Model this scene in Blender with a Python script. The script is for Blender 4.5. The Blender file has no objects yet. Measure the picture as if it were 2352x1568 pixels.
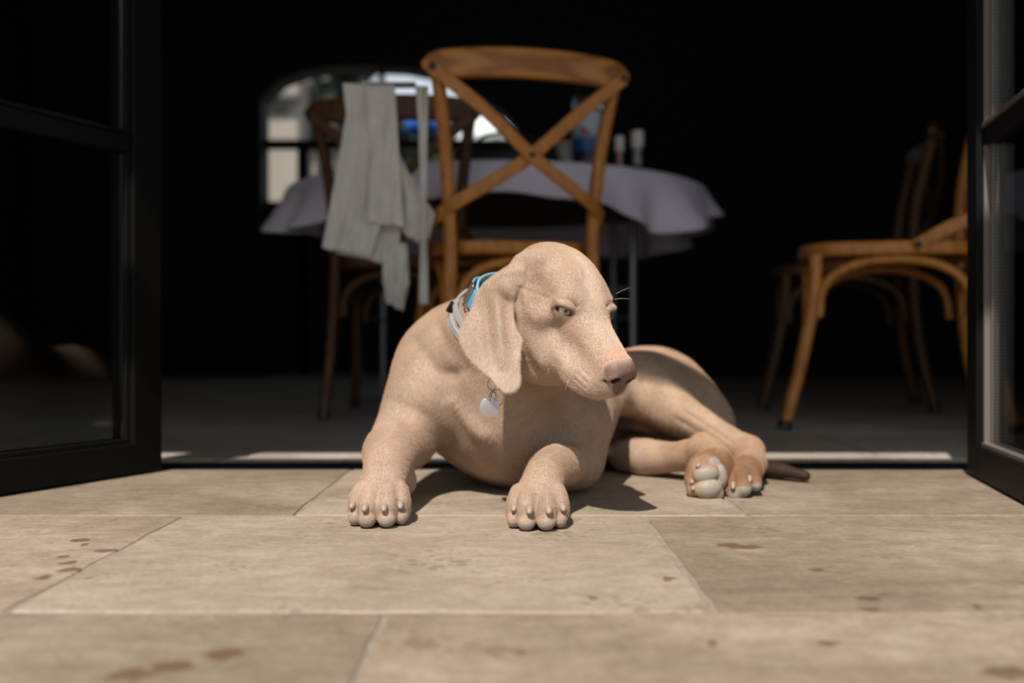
import bpy, bmesh, math, random
import numpy as np
from mathutils import Vector, Matrix, Quaternion
R = math.radians
random.seed(7)
rng = np.random.default_rng(7)
C = bpy.context.scene.collection
S = bpy.context.scene

# ---------------------------------------------------------------- camera, sky, sun, exposure
F_PX, H_CAM = 2286.0, 0.215          # focal length in pixels of the 2352 wide frame; lens height in metres
cam = bpy.data.cameras.new('camera')
cam.sensor_width = 36.0
cam.lens = 36.0 * F_PX / 2352.0
cam.clip_start = 0.02
cam.dof.use_dof = True
cam.dof.focus_distance = 1.155
cam.dof.aperture_fstop = 2.6
cam_ob = bpy.data.objects.new('camera', cam)
C.objects.link(cam_ob)
cam_ob.location = (0, 0, H_CAM)
cam_ob.rotation_euler = (R(90), 0, 0)
S.camera = cam_ob

world = bpy.data.worlds.new('sky')
S.world = world
world.use_nodes = True
bg = world.node_tree.nodes['Background']
bg.inputs[0].default_value = (0.80, 0.90, 1.0, 1)
bg.inputs[1].default_value = 0.86

sun = bpy.data.lights.new('sun', 'SUN')
sun.energy = 6.1
sun.angle = R(0.55)
sun.color = (1.0, 0.945, 0.87)
sun_ob = bpy.data.objects.new('sun', sun)
C.objects.link(sun_ob)
SUN_DIR = Vector((0.24, 0.72, -1.02)).normalized()      # the way the light travels
sun_ob.rotation_euler = SUN_DIR.to_track_quat('-Z', 'Y').to_euler()
sun_ob.location = (-1.0, -3.0, 5.0)

vs = S.view_settings
vs.view_transform = 'Standard'
vs.look = 'None'
vs.exposure = 0.0
vs.gamma = 1.0
vs.use_curve_mapping = False
S.cycles.max_bounces = 5
S.cycles.transparent_max_bounces = 8

# ---------------------------------------------------------------- helpers
def W(px, py, d):
    """point at depth d seen at photo pixel px, py"""
    return Vector(((px - 1176.0) / F_PX * d, d, H_CAM + (785.0 - py) / F_PX * d))

def tag(o, label=None, cat=None, group=None, kind=None):
    if label: o['label'] = label
    if cat: o['category'] = cat
    if group: o['group'] = group
    if kind: o['kind'] = kind
    return o

def empty(name, loc=(0, 0, 0), rz=0.0, label=None, cat=None, group=None):
    o = bpy.data.objects.new(name, None)
    C.objects.link(o)
    o.empty_display_size = 0.05
    o.location = loc
    o.rotation_euler = (0, 0, rz)
    return tag(o, label, cat, group)

def link(name, me, mat=None, parent=None, smooth=True):
    if mat and not me.materials: me.materials.append(mat)
    if smooth and len(me.polygons):
        me.polygons.foreach_set('use_smooth', np.ones(len(me.polygons), bool))
    o = bpy.data.objects.new(name, me)
    C.objects.link(o)
    if parent: o.parent = parent
    return o

def obj(name, bm, mat=None, parent=None, smooth=True, angle=40):
    bmesh.ops.recalc_face_normals(bm, faces=bm.faces)
    me = bpy.data.meshes.new(name)
    bm.to_mesh(me)
    bm.free()
    o = link(name, me, mat, parent, smooth)
    if smooth and angle < 180:
        me.set_sharp_from_angle(angle=R(angle))
    return o

def pydata(name, vs_, fs, mat=None, parent=None, smooth=True):
    me = bpy.data.meshes.new(name)
    me.from_pydata([tuple(v) for v in vs_], [], fs)
    me.update()
    return link(name, me, mat, parent, smooth)

def box(bm, c, s, bevel=0.0, rot=None):
    m = Matrix.Translation(c) @ (rot.to_4x4() if rot else Matrix.Identity(4)) @ Matrix.Diagonal((s[0], s[1], s[2], 1))
    r = bmesh.ops.create_cube(bm, size=1.0, matrix=m)
    if bevel:
        es = list({e for v in r['verts'] for e in v.link_edges})
        bmesh.ops.bevel(bm, geom=es, offset=bevel, segments=2, affect='EDGES', profile=0.6)

def catmull(pts, n=8):
    P = [Vector(p) for p in pts]
    P = [P[0] * 2 - P[1]] + P + [P[-1] * 2 - P[-2]]
    out = []
    for i in range(1, len(P) - 2):
        for k in range(n):
            t = k / n
            out.append(0.5 * ((2 * P[i]) + (P[i + 1] - P[i - 1]) * t + (2 * P[i - 1] - 5 * P[i] + 4 * P[i + 1] - P[i + 2]) * t * t
                              + (3 * P[i] - P[i - 1] - 3 * P[i + 1] + P[i + 2]) * t ** 3))
    out.append(P[-2].copy())
    return out

def sweep(bm, path, prof, up=Vector((0, 0, 1)), closed=False, scale=None, caps=True):
    """profile [(a, b)] swept along path; a goes along the side vector, b along the up vector"""
    n, rings = len(path), []
    for i, p in enumerate(path):
        if closed: t = path[(i + 1) % n] - path[i - 1]
        else: t = path[min(i + 1, n - 1)] - path[max(i - 1, 0)]
        t.normalize()
        u_ = up(i) if callable(up) else up
        side = t.cross(u_).normalized()
        u = side.cross(t).normalized()
        s = scale(i / max(n - 1, 1)) if scale else (1, 1)
        if not isinstance(s, tuple): s = (s, s)
        rings.append([bm.verts.new(p + side * a * s[0] + u * b * s[1]) for a, b in prof])
    m = len(prof)
    for i in range(n if closed else n - 1):
        A, B = rings[i], rings[(i + 1) % n]
        for j in range(m):
            bm.faces.new((A[j], A[(j + 1) % m], B[(j + 1) % m], B[j]))
    if caps and not closed:
        bm.faces.new(rings[0][::-1])
        bm.faces.new(rings[-1])

def circ(r, n=12, r2=None):
    r2 = r if r2 is None else r2
    return [(r * math.cos(2 * math.pi * k / n), r2 * math.sin(2 * math.pi * k / n)) for k in range(n)]

def rrect(w, h, r, n=3):
    out = []
    for cx, cy, a0 in ((w / 2 - r, h / 2 - r, 0), (-w / 2 + r, h / 2 - r, 90), (-w / 2 + r, -h / 2 + r, 180), (w / 2 - r, -h / 2 + r, 270)):
        for k in range(n + 1):
            a = R(a0 + 90 * k / n)
            out.append((cx + r * math.cos(a), cy + r * math.sin(a)))
    return out

def lathe(bm, prof, n=24, c=Vector((0, 0, 0)), rot=None):
    rings = []
    for r, z in prof:
        ring = []
        for k in range(n):
            a = 2 * math.pi * k / n
            v = Vector((r * math.cos(a), r * math.sin(a), z))
            if rot: v = rot @ v
            ring.append(bm.verts.new(c + v))
        rings.append(ring)
    for A, B in zip(rings, rings[1:]):
        for j in range(n):
            bm.faces.new((A[j], A[(j + 1) % n], B[(j + 1) % n], B[j]))
    bm.faces.new(rings[0][::-1])
    bm.faces.new(rings[-1])

# ---------------------------------------------------------------- materials
class NT:
    def __init__(s, name, **kw):
        s.m = bpy.data.materials.new(name)
        s.m.use_nodes = True
        s.t = s.m.node_tree
        s.b = s.t.nodes['Principled BSDF']
        for k, v in kw.items(): s.set(k, v)
    def set(s, k, v):
        k = {'color': 'Base Color', 'rough': 'Roughness', 'metal': 'Metallic', 'trans': 'Transmission Weight', 'ior': 'IOR',
             'spec': 'Specular IOR Level', 'sheen': 'Sheen Weight', 'emit': 'Emission Color', 'estr': 'Emission Strength',
             'coat': 'Coat Weight', 'sss': 'Subsurface Weight', 'normal': 'Normal', 'srough': 'Sheen Roughness', 'alpha': 'Alpha'}.get(k, k)
        i = s.b.inputs[k]
        if hasattr(v, 'links') or isinstance(v, bpy.types.NodeSocket): s.t.links.new(v, i)
        elif isinstance(v, tuple) and len(v) == 3: i.default_value = (*v, 1)
        else: i.default_value = v
    def n(s, typ, ins=None, **kw):
        nd = s.t.nodes.new('ShaderNode' + typ)
        for k, v in kw.items(): setattr(nd, k, v)
        for k, v in (ins or {}).items():
            if isinstance(v, bpy.types.NodeSocket): s.t.links.new(v, nd.inputs[k])
            elif isinstance(v, tuple) and len(v) == 3 and nd.inputs[k].type == 'RGBA': nd.inputs[k].default_value = (*v, 1)
            else: nd.inputs[k].default_value = v
        return nd
    def coord(s, which='Object', scale=(1, 1, 1), rot=(0, 0, 0), loc=(0, 0, 0)):
        c = s.n('TexCoord')
        return s.n('Mapping', {'Vector': c.outputs[which], 'Scale': scale, 'Rotation': rot, 'Location': loc}).outputs[0]
    def noise(s, vec, scale, detail=4, rough=0.55, dist=0.0):
        return s.n('TexNoise', {'Vector': vec, 'Scale': scale, 'Detail': detail, 'Roughness': rough, 'Distortion': dist}).outputs[0]
    def ramp(s, fac, stops, interp='LINEAR'):
        nd = s.n('ValToRGB', {'Fac': fac})
        cr = nd.color_ramp
        cr.interpolation = interp
        while len(cr.elements) < len(stops): cr.elements.new(0.5)
        for e, (p, c) in zip(cr.elements, stops):
            e.position = p
            e.color = (*c, 1) if isinstance(c, tuple) else (c, c, c, 1)
        return nd.outputs[0]
    def mix(s, fac, a, b, mode='MIX'):
        nd = s.n('Mix', data_type='RGBA', blend_type=mode)
        for k, v in ((0, fac), (6, a), (7, b)):
            if isinstance(v, bpy.types.NodeSocket): s.t.links.new(v, nd.inputs[k])
            elif isinstance(v, tuple): nd.inputs[k].default_value = (*v, 1)
            else: nd.inputs[k].default_value = v
        return nd.outputs[2]
    def math(s, op, a, b=0.0):
        return s.n('Math', {0: a, 1: b}, operation=op).outputs[0]
    def bump(s, h, strength=0.3, dist=0.01, normal=None):
        ins = {'Height': h, 'Strength': strength, 'Distance': dist}
        if normal: ins['Normal'] = normal
        nd = s.n('Bump', ins)
        return nd.outputs[0]
# ---------------------------------------------------------------- materials of the place
def stone_mat(name, c1, c2, c3, seed=0.0, stains=True):
    m = NT(name, rough=0.78, spec=0.3)
    P = m.coord('Object', loc=(seed, seed * 0.7, 0))
    big = m.noise(P, 3.2, 5, 0.6, 0.4)
    streak = m.noise(m.coord('Object', scale=(1.0, 2.6, 1.0), loc=(seed, 0, 0)), 13, 7, 0.62, 0.6)
    fine = m.noise(P, 150, 3, 0.7)
    mid = m.noise(P, 38, 6, 0.68, 0.5)
    f = m.math('ADD', m.math('MULTIPLY', big, 0.48), m.math('ADD', m.math('MULTIPLY', streak, 0.24), m.math('MULTIPLY', mid, 0.30)))
    c = m.ramp(f, [(0.36, c1), (0.52, c2), (0.68, c3)])
    c = m.mix(0.30, c, m.ramp(fine, [(0.3, (0.35, 0.3, 0.25)), (0.7, (0.75, 0.7, 0.62))]), 'OVERLAY')
    h = m.math('ADD', m.math('MULTIPLY', streak, 0.8), m.math('ADD', m.math('MULTIPLY', mid, 0.6), m.math('MULTIPLY', fine, 0.12)))
    if stains:
        W0 = m.coord('Object')
        wob = m.n('TexNoise', {'Vector': W0, 'Scale': 60.0, 'Detail': 3.0}).outputs[1]
        vec = m.n('VectorMath', {0: W0, 1: m.n('VectorMath', {0: wob, 3: 0.022}, operation='SCALE').outputs[0]}, operation='ADD').outputs[0]
        off = 0.011
        tot = None
        for x, y, a, b in STAINS:
            q = m.n('VectorMath', {0: m.n('VectorMath', {0: vec, 1: (x + off, y + off, off)}, operation='SUBTRACT').outputs[0], 1: (1 / a, 1 / b, 0.0)}, operation='MULTIPLY').outputs[0]
            L = m.n('VectorMath', {0: q}, operation='LENGTH').outputs[1]
            k = m.n('MapRange', {0: L, 1: 0.75, 2: 1.15, 3: 1.0, 4: 0.0}).outputs[0]
            tot = k if tot is None else m.math('MAXIMUM', tot, k)
        c = m.mix(m.math('MULTIPLY', tot, 0.82), c, (0.105, 0.055, 0.032))
    # small dark pits
    pit = m.n('TexVoronoi', {'Vector': m.coord('Object', scale=(1, 1.2, 1)), 'Scale': 75.0, 'Randomness': 1.0})
    pm = m.math('LESS_THAN', pit.outputs[0], m.math('MULTIPLY', m.math('POWER', m.noise(P, 7, 3), 6), 5.0))
    c = m.mix(m.math('MULTIPLY', pm, 0.6), c, (0.16, 0.11, 0.075))
    m.set('color', c)
    m.set('normal', m.bump(h, 0.55, 0.006))
    return m.m

STAINS = [((px - 1176) / F_PX * F_PX * H_CAM / (py - 785), F_PX * H_CAM / (py - 785), a, b) for px, py, a, b in (
    (1672, 1251, 0.015, 0.012), (1712, 1255, 0.018, 0.010), (1537, 1329, 0.006, 0.008), (1878, 1308, 0.006, 0.008), (1997, 1373, 0.011, 0.008), (1363, 1372, 0.004, 0.008),
    (2000, 1398, 0.010, 0.005), (1905, 1478, 0.006, 0.008), (1192, 1500, 0.004, 0.006), (2250, 1392, 0.005, 0.008),
    (178, 1240, 0.010, 0.010), (192, 1250, 0.005, 0.006), (244, 1263, 0.010, 0.008), (158, 1290, 0.006, 0.010), (163, 1307, 0.011, 0.011), (105, 1325, 0.008, 0.01), (146, 1277, 0.006, 0.006),
    (395, 1528, 0.014, 0.012), (300, 1548, 0.018, 0.012), (520, 1500, 0.014, 0.014), (2320, 1545, 0.02, 0.012), (1640, 1478, 0.006, 0.007))]

slab_mats = [stone_mat('worn_limestone', (0.19, 0.148, 0.108), (0.285, 0.23, 0.176), (0.39, 0.335, 0.27), 0.0),
             stone_mat('edge_darkened_limestone', (0.135, 0.102, 0.073), (0.215, 0.167, 0.123), (0.33, 0.272, 0.212), 3.1),
             stone_mat('buff_limestone', (0.165, 0.122, 0.086), (0.25, 0.195, 0.145), (0.37, 0.31, 0.24), 7.7)]
mortar = NT('pale_mortar', rough=0.9)
_P = mortar.coord('Object')
mortar.set('color', mortar.ramp(mortar.noise(_P, 60, 5, 0.7), [(0.3, (0.19, 0.15, 0.11)), (0.7, (0.31, 0.26, 0.205))]))
mortar.set('normal', mortar.bump(mortar.noise(_P, 240, 4, 0.7), 0.6, 0.003))
inner_stone = stone_mat('grey_stone', (0.20, 0.165, 0.14), (0.30, 0.255, 0.222), (0.42, 0.37, 0.33), 11.0, False)

# floor: mortar bed with stone slabs let into it
THR0, THR1 = 1.677, 1.812
bm = bmesh.new()
box(bm, (0, (THR0 - 3.0) / 2, -0.0520), (7.0, THR0 + 3.0, 0.10))
box(bm, (0, (THR1 + 6.6) / 2, -0.0520), (7.0, 6.6 - THR1, 0.10))
floor = obj('floor', bm, mortar.m, smooth=False)
tag(floor, kind='structure')

def slab(x0, x1, y0, y1, mat, thick=0.03, jag=0.0026, lift=0.0):
    g = 0.0016
    x0 += g; x1 -= g; y0 += g; y1 -= g
    nx, ny = max(3, int((x1 - x0) / 0.035)), max(3, int((y1 - y0) / 0.035))
    loop = [(x0 + (x1 - x0) * i / nx, y0) for i in range(nx)] + [(x1, y0 + (y1 - y0) * i / ny) for i in range(ny)] \
        + [(x1 - (x1 - x0) * i / nx, y1) for i in range(nx)] + [(x0, y1 - (y1 - y0) * i / ny) for i in range(ny)]
    bm = bmesh.new()
    cx, cy = (x0 + x1) / 2, (y0 + y1) / 2
    j = [(random.uniform(-jag, jag * 0.4), random.uniform(-jag, jag * 0.4)) for _ in loop]
    top, rim, bot = [], [], []
    for (x, y), (a, b) in zip(loop, j):
        sx, sy = (1 if x > cx else -1), (1 if y > cy else -1)
        ox, oy = x + a * sx, y + b * sy
        top.append(bm.verts.new((ox - 0.0018 * sx, oy - 0.0018 * sy, lift)))
        rim.append(bm.verts.new((ox, oy, lift - 0.0022)))
        bot.append(bm.verts.new((ox, oy, -thick)))
    n = len(loop)
    bm.faces.new(top)
    for i in range(n):
        k = (i + 1) % n
        bm.faces.new((top[i], top[k], rim[k], rim[i])[::-1])
        bm.faces.new((rim[i], rim[k], bot[k], bot[i])[::-1])
    return obj('slab', bm, mat, floor, smooth=False)

rows = [(1.232, THR0 - 0.002, [-1.9, -1.35, -0.82, -0.27, 0.292, 0.86, 1.4, 1.9], (1, 0, 0)), (0.792, 1.232, [-1.9, -1.45, -0.95, -0.405, 0.163, 0.70, 1.25, 1.9], (0, 1, 2)),
        (0.352, 0.792, [-1.9, -1.2, -0.66, -0.10, 0.44, 1.0, 1.9], (2, 0, 1)), (-0.09, 0.352, [-1.9, -1.0, -0.4, 0.2, 0.8, 1.4, 1.9], (0, 1, 2))]
for y0, y1, xs_, ms in rows:
    for i, (a, b) in enumerate(zip(xs_, xs_[1:])):  # outer and foreground slabs darker: edge falloff put into the stone colour
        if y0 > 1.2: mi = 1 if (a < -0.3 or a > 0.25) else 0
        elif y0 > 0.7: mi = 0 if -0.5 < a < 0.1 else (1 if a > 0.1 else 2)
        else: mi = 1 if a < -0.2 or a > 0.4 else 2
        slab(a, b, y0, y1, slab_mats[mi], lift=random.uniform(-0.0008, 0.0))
for r_, (y0, y1) in enumerate(((THR1 + 0.002, 2.36), (2.36, 2.92), (2.92, 3.48), (3.48, 4.1), (4.1, 4.8), (4.8, 5.5))):
    x = -2.9 + 0.28 * (r_ % 2)
    while x < 2.6:
        slab(x, x + 0.6, y0, y1, inner_stone, lift=-0.0005, jag=0.0015)
        x += 0.6

# ---------------------------------------------------------------- shell
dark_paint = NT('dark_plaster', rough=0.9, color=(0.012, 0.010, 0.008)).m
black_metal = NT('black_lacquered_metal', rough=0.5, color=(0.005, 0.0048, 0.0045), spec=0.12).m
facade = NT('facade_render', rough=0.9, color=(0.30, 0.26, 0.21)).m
def wall(name, c, s, mat=dark_paint):
    bm = bmesh.new(); box(bm, c, s)
    return tag(obj(name, bm, mat, smooth=False), kind='structure')
YF = 1.79
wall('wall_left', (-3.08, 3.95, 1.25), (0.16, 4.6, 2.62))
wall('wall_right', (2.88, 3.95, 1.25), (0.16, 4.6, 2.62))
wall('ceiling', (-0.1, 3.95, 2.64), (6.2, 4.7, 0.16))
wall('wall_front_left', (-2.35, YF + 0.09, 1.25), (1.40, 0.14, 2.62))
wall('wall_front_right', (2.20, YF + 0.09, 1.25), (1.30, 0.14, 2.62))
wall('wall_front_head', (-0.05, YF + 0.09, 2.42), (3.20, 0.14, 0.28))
wall('wall_outer_left', (-2.2, 0.9, 1.3), (0.16, 1.7, 2.7), facade)
wall('trim_canopy', (0.0, 1.04, 2.36), (4.6, 1.49, 0.10), facade)  # added out of view so the sunlight ends just inside the doorway
wall('trim_shade_bar', (0.0, 0.222, 2.20), (4.6, 0.035, 0.11), black_metal)  # unseen bar added to cast the shade band across the haunch
# back wall with its arched opening
YB = 6.2
arch = [(600, 228), (640, 186), (700, 163), (770, 154), (850, 152), (930, 156), (1000, 170), (1060, 196), (1110, 228), (1160, 262), (1190, 296)]
A2 = [(W(px, py, YB)[0], W(px, py, YB)[2]) for px, py in arch]
bm = bmesh.new()
def prism(bm, pts, y0, y1):
    a = [bm.verts.new((x, y0, z)) for x, z in pts]; b = [bm.verts.new((x, y1, z)) for x, z in pts]
    bm.faces.new(a); bm.faces.new(b[::-1])
    for i in range(len(pts)):
        k = (i + 1) % len(pts)
        bm.faces.new((a[i], b[i], b[k], a[k]))
xl, xr = A2[0][0], A2[-1][0]
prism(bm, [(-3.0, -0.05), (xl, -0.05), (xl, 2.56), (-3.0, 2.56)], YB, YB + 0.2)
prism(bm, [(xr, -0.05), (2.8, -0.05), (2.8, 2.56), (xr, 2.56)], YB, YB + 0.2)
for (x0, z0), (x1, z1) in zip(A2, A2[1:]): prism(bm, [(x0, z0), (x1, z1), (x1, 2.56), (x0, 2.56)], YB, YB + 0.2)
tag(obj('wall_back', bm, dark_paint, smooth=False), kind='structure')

# glass that lets light pass: thin pane
glass = bpy.data.materials.new('window_glass'); glass.use_nodes = True
_t = glass.node_tree; _t.nodes.remove(_t.nodes['Principled BSDF'])
_tr = _t.nodes.new('ShaderNodeBsdfTransparent'); _tr.inputs[0].default_value = (0.80, 0.83, 0.82, 1)
_gl = _t.nodes.new('ShaderNodeBsdfGlossy'); _gl.inputs['Roughness'].default_value = 0.02; _gl.inputs[0].default_value = (1, 1, 1, 1)
_fr = _t.nodes.new('ShaderNodeFresnel'); _fr.inputs[0].default_value = 1.3
_mx = _t.nodes.new('ShaderNodeMixShader')
_t.links.new(_fr.outputs[0], _mx.inputs[0]); _t.links.new(_tr.outputs[0], _mx.inputs[1]); _t.links.new(_gl.outputs[0], _mx.inputs[2])
_t.links.new(_mx.outputs[0], _t.nodes['Material Output'].inputs[0])

# window_1: bars of the opening in the back wall
win = empty('window_1', (0, YB + 0.1, 0)); tag(win, kind='structure')
def bar(parent, name, x0, x1, z0, z1, y, t=0.04, mat=black_metal):
    bm = bmesh.new(); box(bm, ((x0 + x1) / 2, y, (z0 + z1) / 2), (x1 - x0, t, z1 - z0), 0.003)
    o = obj(name, bm, mat, parent, smooth=False)
    o.matrix_parent_inverse = Matrix.Translation(parent.location).inverted() if parent.rotation_euler.z == 0 else o.matrix_parent_inverse
    return o
zt = W(0, 326, YB)[2]
bar(win, 'transom', xl, xr, zt - 0.03, zt + 0.03, YB + 0.1)
bar(win, 'mullion', W(676, 0, YB)[0], W(702, 0, YB)[0], 0.0, zt - 0.03, YB + 0.1)
bar(win, 'mullion', W(866, 0, YB)[0], W(880, 0, YB)[0], 0.0, zt - 0.03, YB + 0.1)
bar(win, 'mullion', W(866, 0, YB)[0], W(880, 0, YB)[0], zt + 0.03, 2.0, YB + 0.1)
bar(win, 'mullion', W(1040, 0, YB)[0], W(1054, 0, YB)[0], 0.0, zt - 0.03, YB + 0.1)
bar(win, 'kick_panel', xl, xr, 0.0, 1.10, YB + 0.1)

# door sill: dark metal track between terrace and room
bm = bmesh.new()
box(bm, (0, (THR0 + THR1) / 2, -0.021), (3.15, THR1 - THR0 - 0.004, 0.03))
for k in (0.25, 0.5, 0.75):
    box(bm, (0, THR0 + (THR1 - THR0) * k, -0.006), (3.15, 0.006, 0.008))
tag(obj('trim_sill', bm, black_metal, smooth=False), kind='structure')
# jambs of the doorway
for i, x in enumerate((-1.62, 1.52)):
    bm = bmesh.new(); box(bm, (x, YF + 0.02, 1.12), (0.05, 0.12, 2.32), 0.004)
    tag(obj('trim_%d' % (i + 1), bm, black_metal, smooth=False), kind='structure')

# door leaves, both swung out on to the terrace
alu = NT('perforated_spacer', rough=0.42, metal=0.7)
_c = alu.coord('Object', scale=(1, 1, 1))
_s = alu.n('SeparateXYZ', {0: _c})
_dot = alu.math('LESS_THAN', alu.math('PINGPONG', _s.outputs[2], 0.0026), 0.0008)
alu.set('color', alu.mix(_dot, (0.24, 0.22, 0.20), (0.14, 0.125, 0.11)))
bead_m = NT('grey_glazing_bead', rough=0.4, color=(0.17, 0.14, 0.12), metal=0.2).m
def door_leaf(name, hinge, ang, bead_m, spacer=True, wd=0.72, ht=2.2):
    """local x runs from the hinge along the leaf; local y is the thickness"""
    r = empty(name, (hinge[0], hinge[1], 0), ang); tag(r, kind='structure')
    z0 = 0.004
    def pc(nm, x0, x1, y0, y1, za, zb, mat, bv=0.002):
        bm = bmesh.new(); box(bm, ((x0 + x1) / 2, (y0 + y1) / 2, (za + zb) / 2), (x1 - x0, y1 - y0, zb - za), bv)
        return obj(nm, bm, mat, r, smooth=False)
    T = 0.024
    pc('stile', 0, 0.060, -T, T, z0, ht, black_metal)
    pc('stile', wd - 0.06, wd, -T, T, z0, ht, black_metal)
    pc('bottom_rail', 0.06, wd - 0.06, -T, T, z0, 0.052, black_metal)
    pc('top_rail', 0.06, wd - 0.06, -T, T, ht - 0.06, ht, black_metal)
    for zc in (0.532, 1.05, 1.57): pc('glazing_bar', 0.06, wd - 0.06, -0.014, 0.014, zc - 0.013, zc + 0.013, black_metal)
    lo = [0.052, 0.545, 1.063, 1.583]; hi = [0.519, 1.037, 1.557, ht - 0.06]
    for a, b in zip(lo, hi):
        g = pc('pane', 0.062, wd - 0.062, -0.003, 0.003, a, b, glass, 0)
        for s2 in (-1, 1):
            pc('glazing_bead', 0.060, 0.0655, s2 * 0.004 if s2 > 0 else -0.014, 0.014 if s2 > 0 else -0.004, a, b, bead_m, 0.001)
            pc('glazing_bead', 0.0655, wd - 0.067, s2 * 0.004 if s2 > 0 else -0.018, 0.018 if s2 > 0 else -0.004, a, a + 0.007, bead_m, 0.001)
        if spacer: pc('spacer', 0.0662, 0.0745, -0.0050, 0.0050, a + 0.007, b, alu.m, 0)
    return r
def ang_of(dx, dy): return math.atan2(dy, dx)
door_leaf('door_1', (0.757, 1.600), ang_of(-0.2055, -0.9787), bead_m)
door_leaf('door_2', (-0.600, 1.655), ang_of(-0.425, -0.905), black_metal, False)
# ---------------------------------------------------------------- the dog: a signed distance field turned into one skin
class Field:
    def __init__(s, xs, ys, zs):
        s.ax = (xs, ys, zs)
        s.d = np.full((len(xs), len(ys), len(zs)), 0.5, np.float32)
    def sub(s, lo, hi):
        sl, g = [], []
        for a, l, h in zip(s.ax, lo, hi):
            i, j = np.searchsorted(a, l), np.searchsorted(a, h)
            sl.append(slice(int(i), int(j)))
        X = s.ax[0][sl[0]][:, None, None]; Y = s.ax[1][sl[1]][None, :, None]; Z = s.ax[2][sl[2]][None, None, :]
        return tuple(sl), X, Y, Z
    def add(s, sl, d, k, mode='u'):
        a = s.d[sl]
        if a.size == 0: return
        if mode == 'u':
            h = np.maximum(k - np.abs(a - d), 0) / k
            s.d[sl] = np.minimum(a, d) - h * h * k * 0.25
        else:
            d = -d
            h = np.maximum(k - np.abs(a - d), 0) / k
            s.d[sl] = np.maximum(a, d) + h * h * k * 0.25
    def ell(s, c, r, axes=None, k=0.01, mode='u'):
        c = np.array(c, float); r = np.array(r, float); m = r.max() + k * 1.5 + 0.004
        sl, X, Y, Z = s.sub(c - m, c + m)
        A = np.eye(3) if axes is None else np.array(axes)
        X, Y, Z = (X - c[0]).astype(np.float32), (Y - c[1]).astype(np.float32), (Z - c[2]).astype(np.float32)
        k0 = 0; k1 = 0
        for i in range(3):
            q = A[i][0] * X + A[i][1] * Y + A[i][2] * Z
            k0 = k0 + (q / r[i]) ** 2; k1 = k1 + (q / r[i] ** 2) ** 2
        k0 = np.sqrt(k0); k1 = np.sqrt(k1) + 1e-6
        s.add(sl, np.where(k0 < 0.05, -r.min(), k0 * (k0 - 1) / k1), k, mode)
    def tube(s, pts, rad, k=0.01, mode='u', n=5, flat=None):
        P = np.array([tuple(p) for p in catmull(pts, n)])
        t = np.linspace(0, len(rad) - 1, len(P))
        rr = np.interp(t, range(len(rad)), rad)
        m = rr.max() + k * 1.5 + 0.004
        sl, X, Y, Z = s.sub(P.min(0) - m, P.max(0) + m)
        X, Y, Z = X.astype(np.float32), Y.astype(np.float32), Z.astype(np.float32)
        best = None
        for a, b, ra, rb in zip(P[:-1], P[1:], rr[:-1], rr[1:]):
            ab = b - a; L = float(ab @ ab) + 1e-12
            h = np.clip(((X - a[0]) * ab[0] + (Y - a[1]) * ab[1] + (Z - a[2]) * ab[2]) / L, 0, 1)
            q = np.sqrt((X - a[0] - h * ab[0]) ** 2 + (Y - a[1] - h * ab[1]) ** 2 + (Z - a[2] - h * ab[2]) ** 2) - (ra + (rb - ra) * h)
            best = q if best is None else np.minimum(best, q)
        s.add(sl, best.astype(np.float32), k, mode)
    def sheet(s, poly, depth, thick, k, pad=0.02, ydepth=(1.1, 1.3)):
        """a flap: closed outline in x, z; its middle surface at y = depth(x, z)"""
        P = np.array(poly, float)
        sl, X, Y, Z = s.sub((P[:, 0].min() - pad, ydepth[0], P[:, 1].min() - pad), (P[:, 0].max() + pad, ydepth[1], P[:, 1].max() + pad))
        x, z = X[:, 0, :], Z[0, :, :]
        x, z = np.broadcast_arrays(x, z)
        dist = np.full(x.shape, 1e9); inside = np.zeros(x.shape, bool)
        for i in range(len(P)):
            a, b = P[i - 1], P[i]
            e = b - a
            h = np.clip(((x - a[0]) * e[0] + (z - a[1]) * e[1]) / (e @ e), 0, 1)
            dist = np.minimum(dist, np.hypot(x - a[0] - h * e[0], z - a[1] - h * e[1]))
            c = (a[1] > z) != (b[1] > z)
            with np.errstate(divide='ignore', invalid='ignore'):
                c &= x < (b[0] - a[0]) * (z - a[1]) / (b[1] - a[1]) + a[0]
            inside ^= c
        d2 = np.where(inside, -dist, dist)[:, None, :]
        dep, th = depth(x, z, -np.where(inside, -dist, dist)), thick
        if callable(th): th = th(x, z)[:, None, :]
        w = np.abs(Y - dep[:, None, :]) * 0.93
        a_, b_ = d2 + th, w
        # rounded rim
        q = np.sqrt(np.maximum(a_, 0) ** 2 + b_ ** 2) - th
        s.add(sl, q.astype(np.float32), k)
    def mesh(s):
        d = s.d; neg = d < 0
        nx, ny, nz = d.shape
        cs = np.zeros((nx - 1, ny - 1, nz - 1), np.uint8)
        for i in (0, 1):
            for j in (0, 1):
                for l in (0, 1):
                    cs += neg[i:nx - 1 + i, j:ny - 1 + j, l:nz - 1 + l]
        act = (cs > 0) & (cs < 8)
        I = np.argwhere(act)
        idx = np.full(act.shape, -1, np.int32); idx[tuple(I.T)] = np.arange(len(I))
        v = np.zeros((len(I), 3)); cnt = np.zeros(len(I))
        corners = [(i, j, l) for i in (0, 1) for j in (0, 1) for l in (0, 1)]
        val = {c: d[I[:, 0] + c[0], I[:, 1] + c[1], I[:, 2] + c[2]] for c in corners}
        for a in corners:
            for ax in range(3):
                if a[ax]: continue
                b = list(a); b[ax] = 1; b = tuple(b)
                va, vb = val[a], val[b]
                m = (va < 0) != (vb < 0)
                t = np.where(m, va / np.where(m, va - vb, 1), 0)
                p = np.array(a, float)[None, :] + 0 * v
                p[:, ax] += t
                v += p * m[:, None]; cnt += m
        v /= cnt[:, None]
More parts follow.
